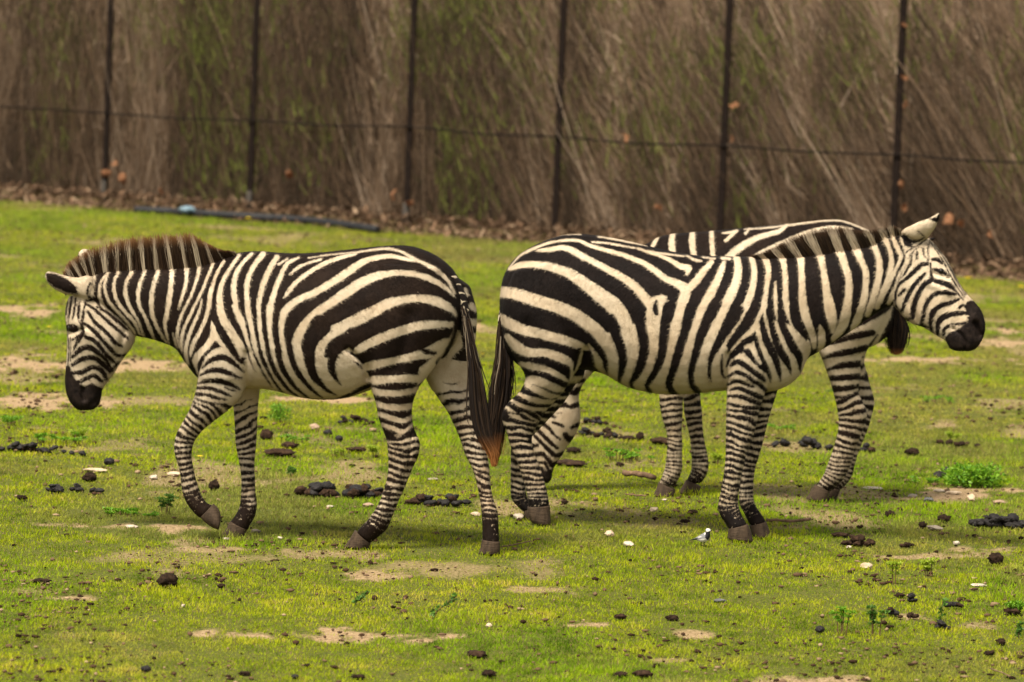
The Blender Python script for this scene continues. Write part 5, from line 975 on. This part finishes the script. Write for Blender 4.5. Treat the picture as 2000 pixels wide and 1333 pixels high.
CLODS = [
 (328,1134,38,26,"clod","large dark brown clod alone on the grass at lower left"),(432,1145,15,9,"clod","small dark clod right of the large lower left clod"),
 (81,1135,36,10,"clod","flat brown clod near the left edge"),(285,1307,21,14,"dung_black","round black dropping near the bottom left"),
 (418,949,20,19,"clod","roundish brown clod behind the lifted hoof"),(175,933,27,18,"clod","brown clod above the right black dung heap"),
 (213,902,22,15,"dung_black","dark lump beyond the brown clod at left"),(1945,1092,31,23,"clod","rounded brown clod near the right edge below the black heap"),
 (1843,1013,24,16,"clod","dark brown clod above the smooth grey stone"),(1802,1026,17,13,"clod","small clod touching the left end of the smooth grey stone"),
 (1601,1230,20,15,"dung_black","smooth black dropping left of the dark stemmed weeds"),(1313,1208,24,13,"clod","dark rounded clod in the lower middle"),
 (1212,1205,23,12,"dung_brown","tan brown clod at the edge of a small bare patch"),(955,1316,27,14,"clod","brown clod at the bottom edge in the middle"),
 (930,1278,40,14,"dung_brown","crumbly flat brown clod above the bottom edge"),(1255,1317,36,16,"dung_brown","crumbly brown clod at the bottom right of centre"),
 (1212,1318,29,11,"clod","flat brown clod beside a crumbly clod at the bottom"),(1781,883,27,14,"clod","dark clod far back right of the grazing zebra's hind legs"),
 (1955,1255,18,15,"clod","small grey brown clod near the lower right corner"),(1932,1276,22,10,"clod","low dark clod below the lower right weeds"),
 (1979,1194,34,14,"dung_brown","dark crumbly clod behind the right edge weed"),(700,1322,26,10,"clod","flat dark clod at the bottom edge left of centre"),
 (576,1322,16,9,"dung_black","tiny black dropping at the bottom edge"),(478,1316,24,10,"clod","dark low clod at the bottom edge right of a black dropping"),
 (1353,1000,20,8,"clod","small dark clod behind the wagtail"),(1338,1018,20,8,"clod","brown twig like clod above the wagtail"),(1103,981,14,9,"clod","small dark clod right of the right zebra's hind hoof"),
 (43,972,22,9,"clod","flat black clod left of the black dung heaps"),(1712,985,10,6,"clod","tiny clod left of the stony strip"),(1738,1004,20,12,"clod","ragged brown clod below the stony strip"),
 (1757,1163,20,9,"clod","small dark clod left of the dark clods among the weeds"),(1640,1045,34,9,"dung_brown","flat brown clod left of the crumbled dung heap"),
 (600,1300,12,7,"clod","tiny brown clod near the bottom left of centre"),(1120,880,30,12,"clod","dark clod right behind the grazing head"),(1250,1178,10,6,"clod","tiny dark clod below the slate flake"),
 (565,870,34,12,"dung_brown","brown clod left of the weeds under the walking zebra"),(520,850,26,20,"dung_brown","tan brown lump right beside the planted foreleg"),(640,846,18,14,"dung_black","round dark lump under the walking zebra's belly"),(662,857,15,13,"dung_black","second round dark lump, right of the first, under the belly"),
 (545,884,56,15,"dung_brown","low brown heap of crumbled dung behind the planted foreleg"),
 (1250,855,16,20,"clod","upright dark clod left of the grazing zebra's forelegs"),(1225,856,34,9,"clod","low dark clod left of the upright clod"),(1290,862,40,14,"dung_brown","brown clod beside the grazing zebra's foreleg"),
 (1110,905,70,12,"dung_brown","crumbled brown strip of dung below the grazing muzzle"),(1210,907,16,8,"clod","dark small clod right of the crumbled strip"),(695,878,40,9,"dung_brown","ragged brown strip under the walking zebra's flank")]
for u_, v_, w_, h_, m_, lab in CLODS:
    put_lump("clod", "clod", lab, u_, v_, w_, h_, m_, "clods and droppings scattered on the grass", .45 if m_ != "dung_black" else .22, 2.4, 0, smooth=True, depth=.85)
def dung_pile(cx, cy, w, n, ball, label, group, mats=("dung_black",), layers=2, seed=1):
    rs = random.Random(seed); k = px_size(cx, cy); P = on_ground(np.array(float(cx)), np.array(float(cy)))
    for i in range(n):
        lay = 0 if i < n * (.62 if layers > 1 else 1.1) else 1
        r = ball * k / 2 * rs.uniform(.8, 1.15); fx = rs.uniform(-1, 1) * (1 - .25 * lay)
        if lay == 0: fx = -1 + 2 * (i + .5 + rs.uniform(-.3, .3)) / max(1, n * (.62 if layers > 1 else 1))
        r *= .86; me = lump((r * rs.uniform(1.0, 1.5), r * rs.uniform(.9, 1.1), r * rs.uniform(.55, .85)), .2 if rs.random() < .6 else .5, 2.2, 3, 0, nxt()); m_ = rs.choice(mats)
        o = link("dung_ball", me, MAT[m_], smooth=True, label=label, category="dung", group=group); me.name = "dung_ball"
        o.location = (P[0] + fx * (w * k / 2 - r), P[1] + rs.uniform(-1, 1) * min(.09, w * k * .3) * (1 - .5 * lay), r * .78 + lay * r * 1.05); o.rotation_euler = (rs.uniform(-.4, .4), rs.uniform(-.4, .4), rs.uniform(-1.5, 1.5))
dung_pile(107, 962, 40, 6, 17, "shiny black dung ball in the left one of two small heaps", "black dung balls in the left small heap", seed=3)
dung_pile(148, 960, 30, 5, 15, "shiny black dung ball in the right one of two small heaps", "black dung balls in the right small heap", seed=4)
dung_pile(188, 963, 34, 2, 15, "loose black dung ball right of the two small heaps", "loose dung balls right of the small heaps", layers=1, seed=41)
dung_pile(618, 970, 96, 17, 24, "dark dung ball in the long heap's left half before the near hind leg", "dung balls in the long heap's left half", ("dung_black", "dung_brown", "dung_black"), seed=5)
dung_pile(712, 972, 96, 18, 22, "dark dung ball in the long heap's right half before the near hind leg", "dung balls in the long heap's right half", ("dung_black", "dung_brown", "dung_black"), seed=6)
dung_pile(850, 986, 130, 20, 18, "dark dung ball in the low heap between the walking zebra's hind legs", "dung balls in the heap between the hind legs", ("dung_black", "dung_black", "dung_brown"), seed=7)
dung_pile(40, 884, 100, 9, 19, "dark dung ball in the far heap at the left edge", "dung balls in the far left heap", ("dung_black", "dung_black", "dung_brown"), seed=8)
dung_pile(125, 888, 90, 6, 16, "dark dung ball in the far heap below the walking zebra's muzzle", "dung balls in the far heap below the muzzle", seed=9)
dung_pile(1840, 934, 46, 5, 20, "dark dung ball in the heap left of the bright green weed", "dung balls beside the bright weed", seed=10)
dung_pile(1952, 1032, 130, 22, 24, "big shiny black dung ball in the heap at the right edge", "black dung balls in the right edge heap", seed=12)
dung_pile(1565, 876, 150, 8, 20, "dark dung ball in the far row behind the right zebra's forelegs", "dung balls in the far row behind the forelegs", ("dung_black", "dung_brown", "dung_black"), seed=13)
dung_pile(1690, 884, 40, 3, 20, "dark dung ball behind the grazing zebra's hind leg", "dung balls behind the grazing zebra's hind leg", ("dung_brown", "dung_black"), seed=14)
dung_pile(1673, 1066, 76, 11, 17, "crumbling brown dung lump in the heap right of the right zebra's hooves", "brown dung lumps in the crumbled heap", ("dung_brown", "dung_brown", "clod"), seed=15)
dung_pile(1772, 1069, 40, 4, 13, "small brown dung lump right of the crumbled heap", "small dung lumps right of the crumbled heap", ("dung_brown", "clod"), layers=1, seed=16)
dung_pile(1740, 1202, 34, 4, 15, "dark dung lump between the two dark stemmed weeds", "dung lumps between the dark stemmed weeds", ("dung_black", "clod"), seed=17)
dung_pile(1782, 1178, 28, 3, 16, "black wrinkled dung lump above the dark stemmed weeds", "black dung lumps above the weeds", seed=18)
dung_pile(1862, 1187, 46, 5, 15, "black flaky dung lump right of the thin bluish weed", "flaky dung lumps right of the bluish weed", ("dung_black", "clod"), layers=1, seed=19)
dung_pile(1784, 1208, 34, 3, 15, "grey brown dung lump right of the second dark stemmed weed", "grey brown dung lumps by the second weed", ("clod", "dung_brown"), layers=1, seed=20)
dung_pile(1838, 1230, 36, 4, 17, "dark dung lump at the foot of the thin bluish weed", "dung lumps at the foot of the bluish weed", seed=21)
dung_pile(1872, 872, 90, 6, 15, "brown dung lump in the far row near the right edge", "brown dung lumps in the far right row", ("clod", "dung_brown"), layers=1, seed=22)

dung_pile(692, 828, 74, 10, 15, "grey brown dung lump in the far heap behind the near hind leg", "dung lumps in the far heap behind the hind leg", ("dung_black", "clod", "dung_brown"), seed=31)
dung_pile(1160, 829, 50, 7, 14, "dark dung lump in the upper heap right of the grazing head", "dung lumps in the upper heap by the grazing head", ("dung_black", "clod"), seed=32)
dung_pile(1165, 854, 84, 11, 15, "dark dung lump in the lower heap right of the grazing head", "dung lumps in the lower heap by the grazing head", ("dung_black", "clod", "dung_brown"), seed=33)
# ---- weeds
def leaves(cs, n, spread, size, seed, flat=False):
    rg = np.random.default_rng(seed); Vs = []
    for c, sp in cs:
        m = n; d = rg.normal(0, 1, (m, 3)); d /= np.linalg.norm(d, axis=1)[:, None]; r = rg.random(m)[:, None] ** .5
        p = np.array(c) + d * r * np.array([sp, sp, sp * (.3 if flat else .7)])
        a = d * np.array([1, 1, .4]) + rg.normal(0, .5, (m, 3)); a[:, 2] += .2; a /= np.linalg.norm(a, axis=1)[:, None]
        b = np.cross(a, rg.normal(0, 1, (m, 3))); b /= np.linalg.norm(b, axis=1)[:, None]
        s = size * (.6 + .8 * rg.random(m))[:, None]
        Vs.append(np.stack([p - a * s * .5, p + b * s * .28, p + a * s * .6, p - b * s * .28], 1))
    V = np.concatenate(Vs).reshape(-1, 3); V[:, 2] = np.maximum(V[:, 2], .004); k = len(V) // 4
    me = np_mesh("foliage", V, np.arange(k * 4).reshape(k, 4)); attr(me, "tint", np.repeat(rg.random(k), 4)); return me
def weed(u, v, hpx, wpx, kind, mat, label, seed, lean=0.):
    P = on_ground(np.array(float(u)), np.array(float(v))); k = px_size(u, v); h = hpx * k; w = wpx * k; rs = random.Random(seed)
    t = thing("weed", P, label, "weed", "weeds growing in the grass"); tips = []; stems = []
    ns = dict(umbel=max(3, int(wpx / 11)), bush=max(5, int(wpx / 7)), spread=max(8, int(wpx / 6)), sprig=1)[kind]
    for i in range(ns):
        bx = rs.uniform(-.5, .5) * w * (.35 if kind in ("umbel", "bush") else .9); by = rs.uniform(-.5, .5) * w * .35
        hh = h * rs.uniform(.7, 1.0) if kind != "spread" else h * rs.uniform(.4, 1.)
        tx = bx * (1.8 if kind != "spread" else 1) + lean * h; path = [(bx, by, -.01), ((bx + tx) / 2, by, hh * .5), (tx, by * 1.3, hh)]
        stems.append(tube(catmull(path, 3), .0022, 5))
        if kind == "umbel": tips += [((tx * 1.2, by * 1.6, hh), w / ns * 1.0), ((tx * .9, by, hh * .8), w / ns * .6), ((tx * .8 + rs.uniform(-.2, .2) * w, by, hh * .55), w / ns * .45)]
        elif kind == "bush": tips += [((tx, by * 1.3, hh * q), w * .16) for q in (.95, .65, .35)]
        elif kind == "spread": tips += [((tx, by * 1.3, hh * .8), w / ns * 1.3)]
        else: tips += [((path[0][0] + (tx - bx) * q + rs.uniform(-.1, .1) * h, by, hh * q), h * .10) for q in np.linspace(.1, 1., 11)]
    childof(link("stem", py_mesh("stem", [(V + P * np.array([1, 1, 0]), Fq) for V, Fq in stems]), MAT["stem"]), t)
    fo = leaves(tips, dict(umbel=70, bush=46, spread=46, sprig=6)[kind], 1, max(.010, .0046 * wpx * k * 10) if kind != "sprig" else .017, seed, kind in ("umbel", "spread"))
    fo.transform(Matrix.Translation(Vector(P * np.array([1, 1, 0])))); childof(link("foliage", fo, MAT[mat]), t)
WEEDS = [(545,826,38,62,"bush","weed_bright","bushy bright green weed right of the planted foreleg"),(255,1008,14,120,"spread","weed_bright","low spreading green weed left of the lifted foreleg"),(322,1004,38,44,"umbel","weed_dark","small leafy green weed right below the lifted foreleg's knee"),
 (1645,1238,52,44,"umbel","weed_bright","green flat topped weed with dark stem, left of a pair at lower right"),(1710,1242,60,44,"umbel","weed_dark","dark leafy weed with reddish foot, right of a pair at lower right"),(1748,1142,46,34,"umbel","weed_yellow","yellow green flat topped weed left of another at right"),
 (1812,1126,36,40,"umbel","weed_yellow","yellow green flat topped weed with dark stem, further right"),(1832,1226,60,30,"sprig","weed_dark","thin bluish green weed standing among dark dung lumps"),(1900,950,34,150,"bush","weed_bright","wide bright green weed beside dark dung at the right"),(1810,945,16,60,"spread","weed_bright","low green weed left of the dark dung at the right"),
 (1225,900,26,110,"spread","weed_bright","broad green weed patch left of the grazing zebra's forelegs"),(1980,1200,26,44,"umbel","weed_bright","bright flat topped weed at the right edge"),(1985,1245,40,26,"sprig","weed_dark","thin dark stemmed weed at the right edge"),
 (832,1208,56,60,"sprig","weed_dark","leafy sprig leaning right above the large bare patch"),(692,1180,36,14,"sprig","weed_dark","thin upright dark sprig left of the leaning sprig"),(735,892,26,34,"umbel","weed_yellow","yellow green weed just left of the near hind leg"),
 (666,892,18,40,"spread","weed_yellow","low yellow green weed under the walking zebra's flank"),(575,865,20,60,"spread","weed_bright","green weed patch under the walking zebra's belly"),(570,930,18,28,"bush","weed_dark","small green tuft above the long dung heap"),(1400,905,18,26,"umbel","weed_yellow","yellow green tuft right of the grazing zebra's forelegs"),
 (1530,845,20,60,"spread","weed_bright","green weed patch between the right zebra's forelegs and the far hind legs"),(150,862,24,40,"umbel","weed_yellow","yellow green weed below the walking zebra's muzzle"),(20,832,20,50,"umbel","weed_bright","bright green weed at the left edge"),(120,868,26,110,"spread","weed_bright","wide green weed patch beside the far left dung"),
 (1835,790,20,70,"spread","weed_bright","green weed patch far right behind the zebras"),(1640,770,14,50,"spread","weed_dark","low green weed far behind the right zebra's chest"),(1860,862,18,26,"umbel","weed_yellow","small yellow green tuft in the far right row of dung")]
for i, (a, b_, h_, w_, kd_, m_, lab) in enumerate(WEEDS): weed(a, b_, h_, w_, kd_, m_, lab, 300 + i, .95 if "leaning" in lab else 0.)

# ---- sticks
def stick(pts, r, label, name="stick"):
    P = [on_ground(np.array(float(a)), np.array(float(b))) + np.array([0, 0, r * 1.2 + .012]) for a, b in pts]; path = catmull(np.array(P), 5); path = path + RNG.normal(0, r * .22, path.shape)
    V, Fq = tube(path, r * (.75 + .4 * RNG.random(len(path))), 8); me = py_mesh(name, [(V, Fq)]); link(name, me, MAT["wood"], smooth=True, label=label, category="stick", group="sticks lying on the grass")
stick([(1218, 935), (1245, 938), (1278, 944)], .014, "thick brown piece of wood left of the grazing zebra's hooves")
stick([(1496, 1025), (1540, 1026), (1582, 1023)], .007, "long thin stick right of the right zebra's front hooves")
stick([(978, 1076), (1005, 1071), (1036, 1064)], .003, "thin twig right of the walking zebra's hindmost hoof")
stick([(1220, 972), (1240, 974), (1262, 976)], .004, "short grey twig below the thick piece of wood")
stick([(1935, 1316), (1955, 1322), (1972, 1330)], .003, "short pale twig near the lower right corner")

# ---- yellow flowers
def flower(u, v, hpx, label, r=7):
    P = on_ground(np.array(float(u)), np.array(float(v + hpx))); k = px_size(u, v + hpx); h = hpx * k; t = thing("flower", P, label, "flower", "yellow flowers in the grass")
    V, Fq = tube([P + [0, 0, -.01], P + [.004, 0, h * .5], P + [0, 0, h]], .0018, 5); childof(link("stem", py_mesh("stem", [(V, Fq)]), MAT["weed_dark"]), t)
    Vp, Fp = [], []
    for i in range(14):
        a = i * 2 * math.pi / 14; ca, sa = math.cos(a), math.sin(a); R = r * k; o = len(Vp); q = .004
        for rr, ww, zz in ((.15, .05, 0), (.6, .18, .35), (1, .08, .3)):
            for s_ in (-1, 1): Vp.append((P[0] + ca * R * rr - sa * R * ww * s_, P[1] + sa * R * rr + ca * R * ww * s_, h + zz * R + .001))
        Fp += [(o, o + 1, o + 3, o + 2), (o + 2, o + 3, o + 5, o + 4)]
    me = bpy.data.meshes.new("petals"); me.from_pydata(Vp, [], Fp); childof(link("petals", me, MAT["petal"]), t)
flower(390, 893, 8, "yellow flower beside the lifted foreleg", 7); flower(95, 640, 8, "yellow flower left of the walking zebra's face", 6); flower(1890, 545, 14, "yellow flower at the grass edge right of the right zebra's head", 9); flower(1994, 562, 12, "yellow flower at the right edge by the fence foot", 8); flower(485, 428, 8, "yellow flower by the black pipe behind the walking zebra", 8); flower(942, 692, 5, "tiny yellow flower in the gap between the two front zebras", 4)

# ---- things along the fence foot
def pipe(pts, label):
    P = np.array([on_ground(np.array(float(a)), np.array(float(b))) for a, b in pts]); P[:, 2] = .045
    V, Fq = tube(catmull(P, 6), .043, 14); link("water_pipe", py_mesh("water_pipe", [(V, Fq)]), MAT["pipe"], smooth=True, label=label, category="pipe", group="black pipes along the fence foot")
pipe([(262, 418), (330, 421), (400, 426), (480, 431), (560, 436), (620, 441), (690, 450), (735, 457)], "long black water pipe along the fence foot behind the walking zebra")
put_lump("plastic_bag", "bag", "crumpled pale blue plastic bag lying on the black pipe", 366, 419, 34, 12, "bag", rough=.5, freq=2.6, smooth=True, z=.05)
def dead_leaf(u, v, s, label, rot, off=-.05):
    p = fence_pt(np.array(float(u)), np.array(float(v)), off); bm = bmesh.new(); n, m = 7, 5; R = s * .0056 / 2; g = []
    for i in range(n):
        for j in range(m):
            a = i / (n - 1) * 2 - 1; b = j / (m - 1) * 2 - 1; wv = (1 - a * a) ** .5 * .62 + .06
            g.append(bm.verts.new((a * R, (b * b * .5 + .25 * math.sin(a * 4 + u)) * R, b * wv * R)))
    for i in range(n - 1):
        for j in range(m - 1): bm.faces.new((g[i * m + j], g[(i + 1) * m + j], g[(i + 1) * m + j + 1], g[i * m + j + 1]))
    bmesh.ops.solidify(bm, geom=bm.faces[:], thickness=.002)
    me = bpy.data.meshes.new("dead_leaf"); bm.to_mesh(me); bm.free()
    o = link("dead_leaf", me, MAT["leaf_dead"], smooth=True, label=label, category="leaf", group="dead leaves caught on the fence"); o.location = p; o.rotation_euler = (rot * .6, rot, rot * .4)
LEAVES = [(207,338,24,"curled dead leaf at the first post, upper of three by its foot"),(237,350,26,"pale orange dead leaf right of the first post's foot"),(222,318,18,"dark dead leaf higher on the first post"),(562,340,26,"single orange dead leaf right of the second post"),(1220,270,18,"orange dead leaf on the tension wire left of the fifth post"),
 (1432,203,20,"dark orange dead leaf high on the fifth post"),(1428,272,14,"small dead leaf where the wire meets the fifth post"),(1764,154,18,"pale dead leaf high on the sixth post"),(1767,203,16,"pinkish dead leaf below the highest leaf on the sixth post"),(1757,363,20,"orange dead leaf low on the sixth post"),(1765,52,14,"tiny brown dead leaf topmost on the sixth post"),
 (1765,405,16,"dark dead leaf near the sixth post's foot"),(221,405,18,"orange dead leaf in the grass edge below the first post"),(312,374,16,"orange dead leaf low between the first two posts"),(1850,425,30,"large brown dead leaf right of the right zebra's ear"),(1880,436,22,"brown dead leaf further right of the right zebra's ear"),(1936,457,16,"orange dead leaf at far right above the grass edge"),(800,395,20,"orange dead leaf on the third post's foot"),(765,380,22,"brown dead leaf left of the third post's foot"),(1285,408,18,"pinkish dead leaf low between the fourth and fifth posts")]
for i, (a, b_, s_, lab) in enumerate(LEAVES): dead_leaf(a, b_, s_, lab, i * 1.3)

# ---- wagtail
ZOOM["BD"] = (1300, 1000, 12.5)
byy = on_ground(np.array(1373.), np.array(1068.))[1]
bl = [loft(ribs("BD", [(585,690,582,706,.004,.03),(650,668,648,694,.006,.022),(735,632,745,690,.012,.012),(800,590,830,725,.020,.005),(870,548,900,750,.026,0),(930,520,975,735,.028,-.004),(980,490,1050,690,.026,-.008),(985,470,1090,600,.022,-.012),(975,455,1088,510,.019,-.014),(985,425,1098,470,.017,-.016),(1010,408,1085,418,.010,-.016)]), lambda u: byy + 0 * u, m=5, k=20, e=2.),
      loft(ribs("BD", [(1085,440,1088,475,.007,-.018),(1110,450,1112,468,.004,-.022),(1140,460,1141,464,.001,-.026)]), lambda u: byy + 0 * u, m=3, k=10, e=2.)]
Vs, Fs, o_ = [], [], 0
for V, Fq in bl: Vs += V.tolist(); Fs += [tuple(i + o_ for i in f) for f in Fq]; o_ += len(V)
me = bpy.data.meshes.new("raw"); me.from_pydata(Vs, [], Fs); me.update(); tmp = bpy.data.objects.new("raw", me); COL.objects.link(tmp)
md = tmp.modifiers.new("r", 'REMESH'); md.mode = 'VOXEL'; md.voxel_size = .0016
sm_ = tmp.modifiers.new("s", 'SMOOTH'); sm_.iterations = 4
dg = bpy.context.evaluated_depsgraph_get(); bird = bpy.data.meshes.new_from_object(tmp.evaluated_get(dg), depsgraph=dg); bpy.data.objects.remove(tmp); bird.name = "wagtail"
co = np.empty(len(bird.vertices) * 3, np.float32); bird.vertices.foreach_get("co", co); bu, bv = project(co.reshape(-1, 3).astype(float))
attr(bird, "white", paint(bu, bv, [("BD","W",[(960,440),(1000,400),(1110,400),(1120,465),(1060,480),(1000,500),(965,480)]),("BD","w",[(960,530,50),(985,550,20)]),("BD","W",[(720,690),(960,650),(1050,690),(1000,770),(800,770)]),("BD","w",[(800,620,14),(870,610,14)]),("BD","k",[(1020,445,16),(1030,448,14)])]))
attr(bird, "black", paint(bu, bv, [("BD","W",[(975,500),(1095,470),(1100,600),(1020,695),(965,630)]),("BD","W",[(560,690),(740,640),(800,650),(740,690),(580,730)]),("BD","W",[(1095,445),(1160,440),(1160,480),(1095,478)]),("BD","w",[(1018,446,14),(1032,448,14)])]))
m = M("wagtail_plumage"); c_ = m.mix(m.maprange(m.at("white"), -.2, .2), m.mix(m.noise(300, 3), (.10, .10, .105), (.19, .19, .19)), (.55, .52, .48)); c_ = m.mix(m.maprange(m.at("black"), -.2, .2), c_, (.008, .008, .010)); MAT["wagtail"] = m.done(c_, .7, .2)
wt = link("wagtail", bird, MAT["wagtail"], smooth=True, label="small grey, black and white wagtail standing left of the right zebra's hooves", category="bird")
for pts in ([(872, 740), (862, 790), (880, 862)], [(945, 735), (935, 785), (960, 850)]):
    q = np.array([[*zp("BD", *p)] for p in pts]); P = at_depth(q[:, 0], q[:, 1], np.full(3, byy)); P[-1, 2] = .004
    V, Fq = tube(P, [.003, .0018, .0018], 6); link("leg", py_mesh("leg", [(V, Fq), tube([P[-1], P[-1] + np.array([.012, -.008, 0])], .0015, 5), tube([P[-1], P[-1] + np.array([-.008, .004, 0])], .0015, 5)]), MAT["cable"], wt)
